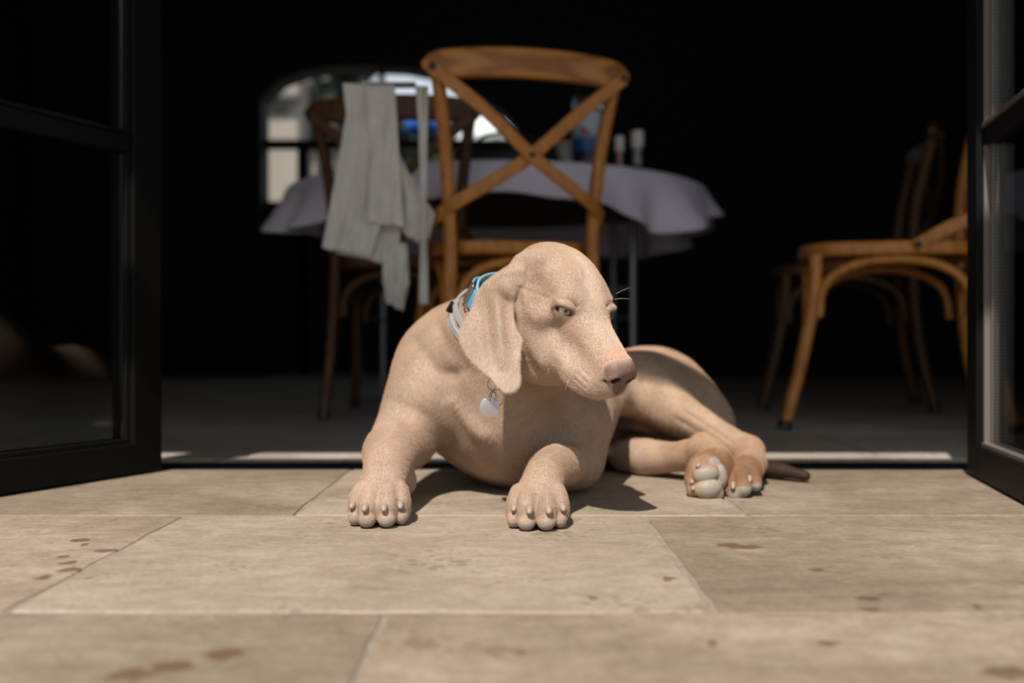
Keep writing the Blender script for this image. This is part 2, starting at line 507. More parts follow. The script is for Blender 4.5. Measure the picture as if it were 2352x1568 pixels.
        out = np.empty_like(v)
        for ax in range(3):
            a = s.ax[ax]; i0 = I[:, ax]
            out[:, ax] = a[i0] + v[:, ax] * (a[i0 + 1] - a[i0])
        faces = []
        for ax in range(3):
            lo = [slice(None)] * 3; hi = [slice(None)] * 3
            lo[ax] = slice(0, -1); hi[ax] = slice(1, None)
            cross = neg[tuple(lo)] != neg[tuple(hi)]
            E = np.argwhere(cross)
            u, w = [(1, 2), (2, 0), (0, 1)][ax]
            ok = (E[:, u] > 0) & (E[:, w] > 0) & (E[:, u] < d.shape[u] - 1) & (E[:, w] < d.shape[w] - 1)
            E = E[ok]
            def at(du, dw):
                q = E.copy(); q[:, u] += du; q[:, w] += dw
                return idx[tuple(q.T)]
            quad = np.stack([at(-1, -1), at(0, -1), at(0, 0), at(-1, 0)], 1)
            flip = ~neg[tuple(E.T)]
            quad[flip] = quad[flip][:, ::-1]
            faces.append(quad)
        return out, np.concatenate(faces)

def build_dog_mesh(v=0.0016):
    xs = np.arange(-0.235, 0.475, v)
    ys = np.concatenate([np.arange(1.055, 1.47, v), np.arange(1.47, 1.62, v * 1.6), np.arange(1.62, 2.06, v * 2.6)])
    zs = np.arange(-0.008, 0.352, v)
    f = Field(xs, ys, zs)
    # ---- trunk
    f.ell((-0.045, 1.50, 0.165), (0.125, 0.13, 0.115), k=0.03)                                 # shoulders
    f.ell((0.015, 1.50, 0.105), (0.135, 0.17, 0.105), k=0.04)                                   # rib cage, front
    f.tube([(0.02, 1.50, 0.13), (0.09, 1.62, 0.115), (0.17, 1.72, 0.108), (0.245, 1.79, 0.108)], [0.118, 0.105, 0.084, 0.086], k=0.04)
    f.ell((0.248, 1.78, 0.102), (0.080, 0.09, 0.090), k=0.03)                                   # pelvis
    f.ell((0.315, 1.74, 0.072), (0.060, 0.07, 0.074), k=0.03)                                  # rump
    f.ell((0.225, 1.60, 0.068), (0.085, 0.095, 0.046), k=0.03, mode='s')                       # flank hollow between the thighs
    # ---- neck
    f.tube([(0.035, 1.30, 0.268), (0.005, 1.345, 0.242), (-0.03, 1.40, 0.20), (-0.05, 1.47, 0.165)], [0.058, 0.066, 0.083, 0.105], k=0.03)
    f.tube([(0.06, 1.29, 0.215), (0.03, 1.34, 0.175), (0.0, 1.39, 0.135), (0.0, 1.44, 0.10)], [0.042, 0.052, 0.066, 0.07], k=0.03)   # throat
    f.ell((0.0, 1.375, 0.105), (0.05, 0.04, 0.05), k=0.03)                                     # breast bone
    # ---- right fore leg (viewer's left)
    f.tube([(-0.10, 1.44, 0.17), (-0.125, 1.40, 0.13), (-0.150, 1.38, 0.085)], [0.07, 0.056, 0.042], k=0.03)
    f.tube([(-0.150, 1.385, 0.075), (-0.160, 1.32, 0.070), (-0.158, 1.255, 0.060), (-0.157, 1.215, 0.040)], [0.040, 0.036, 0.028, 0.025], k=0.014)
    f.ell((-0.138, 1.285, 0.035), (0.014, 0.02, 0.018), k=0.01)
    # ---- left fore leg (viewer's right)
    f.tube([(0.035, 1.40, 0.15), (0.068, 1.405, 0.105), (0.094, 1.44, 0.052)], [0.056, 0.046, 0.035], k=0.025)
    f.tube([(0.098, 1.445, 0.036), (0.084, 1.38, 0.043), (0.060, 1.275, 0.057), (0.042, 1.225, 0.052), (0.034, 1.19, 0.034)], [0.032, 0.033, 0.0265, 0.0245, 0.025], k=0.012)
    f.ell((0.108, 1.46, 0.023), (0.014, 0.018, 0.018), k=0.012)                                # elbow tip
    def fore_paw(cx, cy, yaw, s=1.0):
        c, sn = math.cos(yaw), math.sin(yaw)
        fw = np.array((sn, -c, 0)); rt = np.array((c, sn, 0)); up = np.array((0, 0, 1.0))
        A = [rt, fw, up]
        o = np.array((cx, cy, 0.0))
        def q(r, g, u): return o + rt * r * s + fw * g * s + up * u * s
        f.ell(q(0, -0.006, 0.026), (0.0285, 0.038, 0.024), A, k=0.012)
        for r, g, w_, ln, h in ((-0.0265, 0.014, 0.0092, 0.024, 0.0185), (-0.0110, 0.030, 0.0122, 0.027, 0.0200), (0.0115, 0.030, 0.0122, 0.027, 0.0200), (0.0270, 0.014, 0.0092, 0.024, 0.0185)):
            f.ell(q(r, g, 0.0195), ((w_ + 0.0012) * s, ln * s * 0.8, (h + 0.002) * s), A, k=0.006)
            f.ell(q(r * 0.95, g - 0.016, 0.031), (w_ * s * 0.9, 0.018 * s, 0.0135 * s), A, k=0.006)
            f.ell(q(r * 1.0, g + 0.017, 0.0095), (w_ * s * 0.86, 0.010 * s, 0.009 * s), A, k=0.002)
    fore_paw(0.0305, 1.178, R(-4))
    fore_paw(-0.158, 1.195, R(2))
    # ---- left hind leg, the upper one
    f.tube([(0.260, 1.77, 0.112), (0.225, 1.72, 0.128), (0.190, 1.66, 0.138)], [0.080, 0.066, 0.046], k=0.04)
    f.tube([W(1425, 893, 1.655), W(1490, 915, 1.645), W(1570, 958, 1.62), W(1650, 1003, 1.592), W(1714, 1034, 1.57)], [0.040, 0.043, 0.034, 0.025, 0.0225], k=0.020)
    f.tube([(0.235, 1.68, 0.135), (0.29, 1.70, 0.105), (0.33, 1.71, 0.07)], [0.048, 0.048, 0.042], k=0.05)
    f.tube([W(1722, 1040, 1.565), W(1722, 1062, 1.50), W(1712, 1085, 1.43)], [0.024, 0.022, 0.023], k=0.012)
    f.ell(W(1738, 1066, 1.50), (0.012, 0.02, 0.019), k=0.01)
    for a, b, c_, r_ in (((1700, 1078, 1.43), (1707, 1100, 1.39), (1709, 1122, 1.372), 0.0125), ((1722, 1078, 1.43), (1733, 1098, 1.40), (1735, 1115, 1.385), 0.0100),
                         ((1690, 1082, 1.44), (1688, 1110, 1.40), (1690, 1133, 1.378), 0.0120), ((1682, 1078, 1.44), (1674, 1105, 1.41), (1672, 1128, 1.395), 0.0085)):
        f.tube([W(*a), W(*b), W(*c_)], [r_ * 0.95, r_ * 0.8, r_ * 1.08], k=0.004)
    # ---- right hind leg, the lower one
    f.tube([(0.29, 1.76, 0.055), (0.24, 1.71, 0.040), (0.200, 1.665, 0.032)], [0.052, 0.040, 0.029], k=0.012)
    f.tube([(0.186, 1.640, 0.029), (0.215, 1.60, 0.029), (0.262, 1.55, 0.036), (0.292, 1.51, 0.046)], [0.0285, 0.028, 0.0225, 0.021], k=0.010)
    f.tube([W(1622, 1030, 1.50), W(1640, 1050, 1.46), W(1640, 1075, 1.415)], [0.023, 0.023, 0.024], k=0.014)
    f.ell(W(1620, 1094, 1.390), (0.0275, 0.0215, 0.032), k=0.012)
    sole = [((1623, 1089, 1.372), (0.0175, 0.0115, 0.0122), -12), ((1628, 1122, 1.368), (0.0185, 0.0120, 0.0125), -8),
            ((1656, 1094, 1.378), (0.0085, 0.0100, 0.0165), -8), ((1647, 1131, 1.372), (0.0095, 0.0090, 0.0115), -25), ((1635, 1062, 1.385), (0.0105, 0.009, 0.0085), 10)]
    for p, r_, a in sole:
        ca, sa = math.cos(R(a)), math.sin(R(a))
        f.ell(W(*p), r_, [(ca, 0, -sa), (0, 1, 0), (sa, 0, ca)], k=0.0022)
    for p, r_ in (((1601, 1072, 1.385), 0.0085), ((1589, 1106, 1.385), 0.0085), ((1592, 1126, 1.380), 0.0080), ((1600, 1092, 1.39), 0.012), ((1650, 1060, 1.41), 0.014)):
        f.ell(W(*p), (r_, r_, r_), k=0.006)
    # ---- groin
    f.ell((0.245, 1.685, 0.062), (0.05, 0.02, 0.014), k=0.010)
    f.tube([(0.175, 1.66, 0.072), (0.205, 1.645, 0.078), (0.235, 1.65, 0.070)], [0.008, 0.012, 0.009], k=0.006)
    # ---- tail
    f.tube([(0.355, 1.78, 0.045), (0.395, 1.70, 0.026), (0.400, 1.62, 0.015), (0.392, 1.575, 0.0155), (0.420, 1.545, 0.0145), (0.4475, 1.52, 0.010)],
           [0.022, 0.016, 0.0135, 0.0135, 0.0115, 0.0045], k=0.006)
    # ---- head, in its own frame
    hp = head_pt
    A = HEAD_AXES
    def he(c, r, k=0.012, mode='u', rot=0, both=True):
        for sg in ((-1, 1) if both and abs(c[1]) > 1e-6 else (1,)):
            ax = A
            if rot:
                a = R(rot) * sg
                ax = [A[0] * math.cos(a) + A[1] * math.sin(a), A[1] * math.cos(a) - A[0] * math.sin(a), A[2]]
            f.ell(hp(c[0], c[1] * sg, c[2]), r, ax, k, mode)
    def ht(pts, rad, k=0.01, mode='u', both=True):
        for sg in ((-1, 1) if both else (1,)):
            f.tube([hp(p[0], p[1] * sg, p[2]) for p in pts], rad, k, mode)
    he((-0.050, 0, -0.020), (0.064, 0.0525, 0.047), k=0.02)                 # brain case
    he((-0.078, 0, -0.032), (0.044, 0.044, 0.042), k=0.02)                  # back of the head
    he((-0.040, 0.034, -0.036), (0.044, 0.022, 0.034), k=0.02)              # cheeks
    he((-0.010, 0.026, -0.004), (0.022, 0.017, 0.014), k=0.014)             # brows
    ht([(-0.01, 0, -0.016), (0.03, 0, -0.024), (0.088, 0, -0.027)], [0.030, 0.0235, 0.0185], k=0.014, both=False)   # bridge
    ht([(-0.015, 0.017, -0.030), (0.035, 0.013, -0.034), (0.082, 0.009, -0.034)], [0.030, 0.022, 0.018], k=0.012)
    ht([(0.022, 0.019, -0.046), (0.056, 0.0165, -0.056), (0.086, 0.0105, -0.046)], [0.024, 0.0205, 0.0165], k=0.01)      # flews
    ht([(0.034, 0.0215, -0.055), (0.060, 0.0190, -0.068), (0.088, 0.0120, -0.058), (0.100, 0.006, -0.047)], [0.0155, 0.0145, 0.0125, 0.010], k=0.008)
    ht([(-0.030, 0.008, -0.052), (0.03, 0.006, -0.068), (0.085, 0.003, -0.064)], [0.026, 0.016, 0.0105], k=0.008)       # lower jaw
    ht([(-0.055, 0, -0.055), (-0.075, 0, -0.075)], [0.040, 0.045], k=0.02, both=False)
    he((-0.004, 0, 0.022), (0.022, 0.005, 0.008), k=0.018, mode='s')           # furrow of the stop
    he((-0.055, 0, 0.034), (0.05, 0.003, 0.005), k=0.012, mode='s')         # furrow of the brow
    ht([(0.012, 0.036, -0.030), (-0.020, 0.050, -0.034), (-0.055, 0.054, -0.034)], [0.007, 0.008, 0.007], k=0.014)       # cheek bone
    he((-0.022, 0.052, -0.008), (0.020, 0.008, 0.012), k=0.02, mode='s')    # temple
    he((0.026, 0.043, -0.030), (0.018, 0.006, 0.012), k=0.018, mode='s')    # hollow below the eye
    he((0.060, 0.036, -0.036), (0.024, 0.006, 0.007), k=0.016, mode='s')    # above the flews
    ht([(-0.070, 0.019, 0.006), (-0.03, 0.020, 0.012), (-0.008, 0.022, 0.000)], [0.006, 0.0065, 0.006], k=0.016)
    # nose leather
    he((0.093, 0, -0.022), (0.0175, 0.0205, 0.0150), k=0.004)
    he((0.098, 0.0112, -0.026), (0.0125, 0.0108, 0.0118), k=0.004)
    he((0.097, 0, -0.040), (0.0115, 0.0095, 0.0125), k=0.004)
    he((0.1085, 0.0112, -0.0290), (0.0105, 0.0062, 0.0054), k=0.0015, mode='s')
    he((0.101, 0.0185, -0.0355), (0.012, 0.0040, 0.0024), k=0.0015, mode='s', rot=25)
    he((0.112, 0, -0.038), (0.006, 0.0008, 0.015), k=0.002, mode='s')
    # mouth line
    ht([(0.056, 0.0330, -0.0825), (0.072, 0.030, -0.0835), (0.090, 0.022, -0.0755), (0.105, 0.010, -0.0605), (0.109, 0.0, -0.055)], [0.0026, 0.0016, 0.0013, 0.0013, 0.001], k=0.004, mode='s')
    he((0.056, 0.033, -0.082), (0.006, 0.004, 0.0035), k=0.003, mode='s')
    # eye sockets, lids
    for sg in (-1, 1):
        e = EYE[sg]
        f.ell(e, (0.0124, 0.0124, 0.0124), k=0.010)
        up = A[2]; out = A[1] * sg; fw = A[0]
        look = EYE_LOOK[sg]
        side = np.cross(look, up); side /= np.linalg.norm(side)
        upp = np.cross(side, look)
        ax = [side, look, upp]
        f.ell(np.array(e) + look * 0.0110, (0.0124, 0.0090, 0.0055), ax, k=0.0010, mode='s')
        # upper lid fold and lower lid rim
        lid = [np.array(e) + side * a + upp * b + look * c_ for a, b, c_ in ((-0.0136, -0.0008, 0.0062), (-0.0068, 0.0056, 0.0108), (0.001, 0.0065, 0.0122), (0.0085, 0.0038, 0.0104), (0.0136, -0.0026, 0.0070))]
        f.tube(lid, [0.0016, 0.0022, 0.0025, 0.0022, 0.0015], k=0.003)
        low = [np.array(e) + side * a + upp * b + look * c_ for a, b, c_ in ((-0.0136, -0.001, 0.0062), (-0.0056, -0.0062, 0.0100), (0.0034, -0.0066, 0.0103), (0.0136, -0.0028, 0.0070))]
        f.tube(low, [0.0014, 0.0017, 0.0017, 0.0014], k=0.003)
        fold = [np.array(e) + side * a + upp * b + look * c_ for a, b, c_ in ((-0.0165, 0.005, 0.004), (-0.006, 0.0135, 0.0080), (0.004, 0.0140, 0.0095), (0.015, 0.008, 0.007))]
        f.tube(fold, [0.0010, 0.0020, 0.0020, 0.0010], k=0.0045, mode='s')
    f.tube([W(1212, 800, 1.245), W(1240, 838, 1.245), W(1290, 846, 1.235)], [0.030, 0.0245, 0.022], k=0.016)          # loose throat skin
    f.tube([hp(-0.045, -0.040, -0.045), hp(-0.02, -0.036, -0.062), hp(0.02, -0.030, -0.070)], [0.026, 0.023, 0.018], k=0.014)
    f.tube([hp(-0.045, 0.040, -0.045), hp(-0.02, 0.036, -0.062), hp(0.02, 0.030, -0.070)], [0.026, 0.023, 0.018], k=0.014)
    # ---- ears
    ear_px = [(1204, 622), (1203, 650), (1187, 664), (1181, 690), (1182, 722), (1188, 753), (1202, 784), (1197, 815), (1195, 837), (1198, 868), (1196, 887), (1183, 903),
              (1161, 907), (1143, 893), (1127, 872), (1096, 848), (1068, 820), (1053, 790), (1048, 765), (1060, 742), (1078, 714), (1090, 674), (1112, 646), (1147, 628), (1181, 618)]
    poly = [(W(px, py, 1.19)[0], W(px, py, 1.19)[2]) for px, py in ear_px]
    cx_, top_ = W(1130, 700, 1.19)[0], W(1150, 640, 1.19)[2]
    def ear_depth(x, z, inn):
        u = (x - cx_) / 0.04; t = np.clip((top_ - z) / 0.14, 0, 1.1)
        base = 1.212 - 0.035 * t + 0.012 * t * t
        curl = 0.016 * np.clip(-u, 0, 2) ** 2 * (1 - 0.5 * t)
        fold = -0.0080 * np.exp(-((x - cx_ - 0.012 * t - 0.004) / 0.0075) ** 2) * np.sin(np.clip(t * 1.25, 0, 1) * math.pi)
        fold += 0.0062 * np.exp(-((x - cx_ + 0.014 - 0.02 * t) / 0.0065) ** 2) * np.sin(np.clip(t * 1.2, 0, 1) * math.pi)
        fold += 0.0008 * np.sin(x * 180 + z * 60) * t
        front = -0.004 * np.exp(-(inn / 0.005) ** 2) * (x > cx_) * np.clip(1.1 - t, 0, 1)
        return base + curl + fold + front
    f.sheet(poly, ear_depth, lambda x, z: 0.0024 + 0.0022 * np.clip((z - top_ + 0.035) / 0.03, 0, 1), k=0.006)
    f.tube([W(1192, 668, 1.200), W(1190, 700, 1.196), W(1192, 735, 1.194), W(1197, 765, 1.192)], [0.003, 0.0062, 0.0058, 0.003], k=0.004, mode='s')
    f.tube([W(1146, 652, 1.210), W(1160, 662, 1.204), W(1172, 678, 1.201)], [0.002, 0.0035, 0.001], k=0.010)
    f.tube([hp(-0.066, -0.040, 0.008), hp(-0.078, -0.050, -0.006), W(1165, 660, 1.205)], [0.010, 0.013, 0.008], k=0.014)
    far = [hp(-0.070, 0.040, -0.016), hp(-0.078, 0.050, -0.034), hp(-0.072, 0.056, -0.060), hp(-0.068, 0.055, -0.092)]
    f.tube(far, [0.011, 0.013, 0.010, 0.005], k=0.01)
    ce = hp(-0.078, 0.0635, -0.040) + np.array((0, 0, -0.052))
    fh = np.array((math.sin(PSI), -math.cos(PSI), 0.0))
    f.ell(ce + fh * -0.004, (0.0040, 0.030, 0.062), [A[1], fh, np.array((0, 0, 1.0))], k=0.006)
    V, Fc = f.mesh()
    return V, Fc

PSI, THETA = R(38), R(42)
_F = np.array((math.sin(PSI) * math.cos(THETA), -math.cos(PSI) * math.cos(THETA), -math.sin(THETA)))
_U = np.array((math.sin(PSI) * math.sin(THETA), -math.cos(PSI) * math.sin(THETA), math.cos(THETA)))
_R = np.array((math.cos(PSI), math.sin(PSI), 0.0))
HEAD_AXES = [_F, _R, _U]
HEAD_O = np.array(W(1350, 694, 1.2))
def head_pt(a, b, c): return HEAD_O + _F * a + _R * b + _U * c
EYE = {-1: head_pt(0.000, -0.0325, -0.0105), 1: head_pt(0.002, 0.0300, -0.0095)}
EYE_LOOK = {}
for _s in (-1, 1):
    _l = _F * (0.80 if _s < 0 else 0.95) + _R * _s * (0.62 if _s < 0 else 0.30) + _U * 0.22
    EYE_LOOK[_s] = _l / np.linalg.norm(_l)

def grad_noise(P, sc, seed):
    """cheap smooth noise from a few sine waves"""
    r = np.random.default_rng(seed)
    o = np.zeros(len(P))
    for _ in range(7):
        k = r.normal(size=3); k *= sc * r.uniform(0.6, 1.5) / np.linalg.norm(k)
        o += np.sin(P @ k + r.uniform(0, 6.28))
    return o / 7

HAIRS = 520000
def make_fur(me, co, col, bare, root):
    """single short hairs rooted on the skin, lying back along head and body"""
    r = np.random.default_rng(5)
    nl = len(me.loops); vi = np.empty(nl, np.int32); me.loops.foreach_get('vertex_index', vi)
    Q = vi.reshape(-1, 4)
    nr = np.empty(len(co) * 3, np.float32); me.vertices.foreach_get('normal', nr); nr = nr.reshape(-1, 3).astype(float)
    d1, d2 = co[Q[:, 2]] - co[Q[:, 0]], co[Q[:, 3]] - co[Q[:, 1]]
    area = 0.5 * np.linalg.norm(np.cross(d1, d2), axis=1)
    c = co[Q].mean(1)
    w = area * (bare[Q].max(1) < 0.25) * (c[:, 2] > 0.004)
    w *= np.where(c[:, 1] > 1.56, 0.30, 1.0) * np.where((c[:, 1] < 1.275) & (c[:, 2] > 0.13), 2.4, 1.0)
    for sg in (-1, 1): w *= np.linalg.norm(c - np.array(EYE[sg]), axis=1) > 0.0145
    f = r.choice(len(Q), HAIRS, p=w / w.sum())
    a, b = r.random(HAIRS)[:, None], r.random(HAIRS)[:, None]
    P = co[Q[f, 0]] * (1 - a) * (1 - b) + co[Q[f, 1]] * a * (1 - b) + co[Q[f, 2]] * a * b + co[Q[f, 3]] * (1 - a) * b
    N = nr[Q[f, 0]]; K = col[Q[f, 0]]
    L = (P - HEAD_O) @ np.array(HEAD_AXES).T
    head = np.clip((1.275 - P[:, 1]) / 0.03, 0, 1) * (P[:, 2] > 0.13)
    ear = head * (P[:, 0] < W(1205, 0, 1.2)[0])
    head = head * (1 - ear)
    g = grad_noise(P, 38, 31)[:, None] * 0.7
    back = -_F + _R * np.sign(L[:, 1])[:, None] * 0.25 - _U * 0.15
    comb = np.array((-0.10, 0.35, -1.0))[None] + np.array((1.0, 0.2, 0.0))[None] * g
    D = comb * (1 - head)[:, None] + back * head[:, None] * 1.2
    D -= N * (D * N).sum(1)[:, None]
    D /= np.linalg.norm(D, axis=1)[:, None] + 1e-6
    ln = (0.0044 * (1 - head) * (1 - 0.35 * ear) + 0.0026 * head) * np.where(P[:, 2] < 0.05, 0.7, 1) * r.uniform(0.7, 1.25, HAIRS)
    lift = r.uniform(0.10, 0.25, HAIRS)
    J = r.normal(size=(HAIRS, 3)) * 0.13
    ln, lift = ln[:, None], lift[:, None]
    pts = np.stack([P - N * 0.0003, P + (D + J) * ln * 0.5 + N * ln * lift * 0.75, P + (D + J * 1.4) * ln + N * ln * lift * 0.8], 1)
    cu = bpy.data.hair_curves.new('coat_hair')
    cu.add_curves([3] * HAIRS)
    cu.attributes['position'].data.foreach_set('vector', pts.astype(np.float32).ravel())
    ra = cu.attributes.get('radius') or cu.attributes.new('radius', 'FLOAT', 'POINT')
    ra.data.foreach_set('value', np.tile(np.array((0.00007, 0.00006, 0.00001), np.float32), HAIRS))
    patch = np.clip(grad_noise(P, 75, 41) * 1.6 + 0.1, 0, 1)[:, None] * 0.42
    K = K * (1 - patch) + K * np.array((0.66, 0.54, 0.44)) * patch
    K = np.minimum(K * np.array((1.46, 1.38, 1.31)) * r.uniform(0.88, 1.2, (HAIRS, 1)), 0.85)
    ca = cu.attributes.new('coat', 'FLOAT_COLOR', 'CURVE')
    ca.data.foreach_set('color', np.concatenate([K, np.ones((HAIRS, 1))], 1).astype(np.float32).ravel())
    m = NT('fawn_hair', rough=0.5, spec=0.35)
    at = m.n('Attribute', attribute_name='coat')
    m.set('color', at.outputs[0])
    cu.materials.append(m.m)
    o = bpy.data.objects.new('fur', cu); C.objects.link(o)
    o.parent = root; o.matrix_parent_inverse = root.matrix_basis.inverted()
    o['kind'] = 'stuff'

def make_dog():
    V, Fc = build_dog_mesh()
    # drop anything not joined to the body (keeps the skin one piece)
    me = bpy.data.meshes.new('weimaraner_skin')
    me.vertices.add(len(V)); me.vertices.foreach_set('co', V.astype(np.float32).ravel())
    me.loops.add(Fc.size); me.loops.foreach_set('vertex_index', Fc.astype(np.int32).ravel())
    me.polygons.add(len(Fc)); me.polygons.foreach_set('loop_start', np.arange(0, Fc.size, 4, dtype=np.int32))
    me.update(calc_edges=True); me.validate()
    # two rounds of smoothing
    n = len(me.vertices)
    ev = np.empty(len(me.edges) * 2, np.int32); me.edges.foreach_get('vertices', ev); ev = ev.reshape(-1, 2)
    co = np.empty(n * 3, np.float32); me.vertices.foreach_get('co', co); co = co.reshape(-1, 3).astype(float)
    deg = np.bincount(ev.ravel(), minlength=n)[:, None]
    for lam in (0.55, -0.35, 0.55, -0.3, 0.5):
        acc = np.stack([np.bincount(ev[:, 0], co[ev[:, 1], a], n) + np.bincount(ev[:, 1], co[ev[:, 0], a], n) for a in range(3)], 1)
        co += lam * (acc / np.maximum(deg, 1) - co)
    # folds and muscle: gentle displacement away from face and paws
    me.vertices.foreach_set('co', co.astype(np.float32).ravel()); me.update()
    nr = np.empty(n * 3, np.float32); me.vertices.foreach_get('normal', nr); nr = nr.reshape(-1, 3)
    body = np.clip((co[:, 1] - 1.27) / 0.06, 0, 1)
    wr = grad_noise(co, 55, 3) * 0.0040 + grad_noise(co * np.array((1, 1, 0.45)), 130, 5) * 0.0016
    face = 1 - body
    wr = wr * body + face * (grad_noise(co, 150, 9) * 0.0006)
    co += nr * wr[:, None]
    # creases of the flews, temple and neck, given in the head's side view
    L0 = (co - HEAD_O) @ np.array(HEAD_AXES).T
    def seg2(a, b):
        a, b = np.array(a), np.array(b)
        q = L0[:, (0, 2)] - a
        h = np.clip((q @ (b - a)) / ((b - a) @ (b - a)), 0, 1)[:, None]
        return np.linalg.norm(q - h * (b - a), axis=1)
    dent = np.zeros(n)
    sidew = np.clip((np.abs(L0[:, 1]) - 0.012) / 0.006, 0, 1) * (np.abs(L0[:, 1]) < 0.07)
    for a, b, w_, dp in (((0.068, -0.045), (0.084, -0.044), 0.0013, 0.0010), ((0.070, -0.052), (0.086, -0.0515), 0.0013, 0.0012), ((0.073, -0.059), (0.088, -0.0585), 0.0013, 0.0010),
                         ((-0.068, -0.026), (-0.022, -0.014), 0.0022, 0.0011), ((0.030, -0.040), (0.052, -0.052), 0.005, 0.0016), ((-0.012, -0.030), (0.022, -0.036), 0.005, 0.0014),
                         ((0.058, -0.080), (0.082, -0.078), 0.0014, 0.0012)):
        dent += dp * np.exp(-(seg2(a, b) / w_) ** 2) * sidew
    co -= nr * dent[:, None]
    def line3(pts, w_, dp):
        P = np.array([tuple(p) for p in catmull(pts, 6)])
        near = np.where(np.linalg.norm(co - P.mean(0), axis=1) < 0.25)[0]
        q = np.full(len(near), 9.0)
        for a, b in zip(P[:-1], P[1:]):
            v_ = co[near] - a
            h = np.clip((v_ @ (b - a)) / ((b - a) @ (b - a)), 0, 1)[:, None]
            q = np.minimum(q, np.linalg.norm((v_ - h * (b - a)) * np.array((1, 0.25, 1)), axis=1))
        co[near] -= nr[near] * (dp * np.exp(-(q / w_) ** 2))[:, None]
    for pts, w_, dp in (([W(955, 790, 1.40), W(1000, 850, 1.36), W(1040, 862, 1.34)], 0.012, 0.006), ([W(1000, 740, 1.40), W(1035, 800, 1.34), W(1075, 860, 1.31)], 0.010, 0.004),
                        ([W(920, 930, 1.36), W(980, 960, 1.34), W(1020, 1010, 1.36)], 0.014, 0.006), ([W(1040, 930, 1.33), W(1090, 985, 1.34), W(1120, 1000, 1.35)], 0.010, -0.006),
                        ([W(1260, 930, 1.33), W(1300, 1000, 1.35), W(1290, 1050, 1.36)], 0.012, 0.006), ([W(1560, 940, 1.60), W(1620, 975, 1.57), W(1680, 1015, 1.55)], 0.004, 0.0022),
                        ([W(1550, 960, 1.60), W(1600, 990, 1.57), W(1650, 1018, 1.55)], 0.004, 0.0022), ([W(1480, 870, 1.62), W(1560, 890, 1.64), W(1620, 940, 1.66)], 0.010, 0.005)):
        line3(pts, w_, dp)
    me.vertices.foreach_set('co', co.astype(np.float32).ravel()); me.update()
    # ---- colour of the coat
    L = (co - HEAD_O) @ np.array(HEAD_AXES).T
    col = np.tile(np.array((0.385, 0.278, 0.208)), (n, 1))
    def blend(mask, c):
        nonlocal col
        m = np.clip(mask, 0, 1)[:, None]
        col = col * (1 - m) + np.array(c) * m
    def blob(c, r, soft=0.35):
        q = np.sqrt((((L - np.array(c)) / np.array(r)) ** 2).sum(1))
        return np.clip((1 + soft - q) / soft, 0, 1) if soft else (q < 1)
    def wblob(c, r, soft=0.4):
        q = np.sqrt((((co - np.array(c)) / np.array(r)) ** 2).sum(1))
        return np.clip((1 + soft - q) / soft, 0, 1)
    blend(0.55 * np.clip((co[:, 0] - 0.12) / 0.12, 0, 1) * (co[:, 1] > 1.32), (0.37, 0.235, 0.145))       # hind quarters, more tan
    blend(0.35 * np.clip(-(co[:, 0] + 0.02) / 0.1, 0, 1), (0.34, 0.25, 0.19))
    blend(0.45 * np.clip(grad_noise(co, 45, 21) + 0.25, 0, 1), (0.22, 0.145, 0.095))
    blend(0.55 * blob((0.02, 0, 0.0), (0.07, 0.014, 0.03), 0.8), (0.50, 0.40, 0.315))                      # pale bridge
    blend(0.5 * blob((0.055, 0, -0.06), (0.045, 0.06, 0.025), 0.6), (0.50, 0.39, 0.31))                   # pale lips
    for sg in (-1, 1):
        e = (np.array(EYE[sg]) - HEAD_O) @ np.array(HEAD_AXES).T
        blend(0.35 * blob(e + np.array((-0.004, 0.004 * sg, -0.016)), (0.016, 0.016, 0.010), 0.7), (0.30, 0.21, 0.15))
        blend(0.55 * blob(e + np.array((0.012, -0.004 * sg, -0.005)), (0.008, 0.007, 0.006), 0.5), (0.52, 0.25, 0.18))
        q = np.linalg.norm(co - np.array(EYE[sg]), axis=1)
        look = EYE_LOOK[sg]; side = np.cross(look, _U); side /= np.linalg.norm(side); upp = np.cross(side, look)
        dv = co - np.array(EYE[sg]); a = dv @ side; b = dv @ upp; c_ = dv @ look
        rim = np.clip(1.75 - np.sqrt((a / 0.0135) ** 2 + (b / 0.0060) ** 2) * 1.15, 0, 1) * (c_ > 0) * (q < 0.019)
        blend(0.95 * rim, (0.055, 0.028, 0.02))
    blend(0.42 * blob((0.084, 0, -0.014), (0.006, 0.014, 0.010), 1.3), (0.50, 0.24, 0.17))                # pink above the nose
    nose = np.clip((np.maximum.reduce([blob((0.096, 0, -0.0245), (0.0165, 0.0225, 0.0165), 0.08), blob((0.100, 0, -0.040), (0.012, 0.013, 0.016), 0.1)])), 0, 1) * (L[:, 0] > 0.0865)
    blend(nose, (0.17, 0.098, 0.078))
    mouth = np.zeros(n)
    for sg in (-1, 1):
        blend(blob((0.1035, 0.0108 * sg, -0.0285), (0.0085, 0.0056, 0.0048), 0.3), (0.03, 0.015, 0.013))
        mouth = np.maximum(mouth, blob((0.059, 0.032 * sg, -0.0805), (0.0085, 0.009, 0.0032), 0.5))
    blend(0.8 * blob((0.07, 0, -0.0645), (0.025, 0.03, 0.0022), 0.6) * (np.abs(L[:, 1]) > 0.014), (0.33, 0.19, 0.16))
    blend(0.9 * mouth, (0.17, 0.07, 0.055))
    pads = np.zeros(n)
    for p, r_ in (((1623, 1089, 1.372), (0.0155, 0.02, 0.0104)), ((1628, 1122, 1.368), (0.017, 0.02, 0.0106)), ((1656, 1094, 1.378), (0.009, 0.02, 0.0165)),
                  ((1647, 1131, 1.372), (0.0095, 0.02, 0.0115)), ((1635, 1062, 1.385), (0.0105, 0.015, 0.0085))):
        pads = np.maximum(pads, wblob(W(*p), r_, 0.12) * (co[:, 1] < p[2] + 0.001))
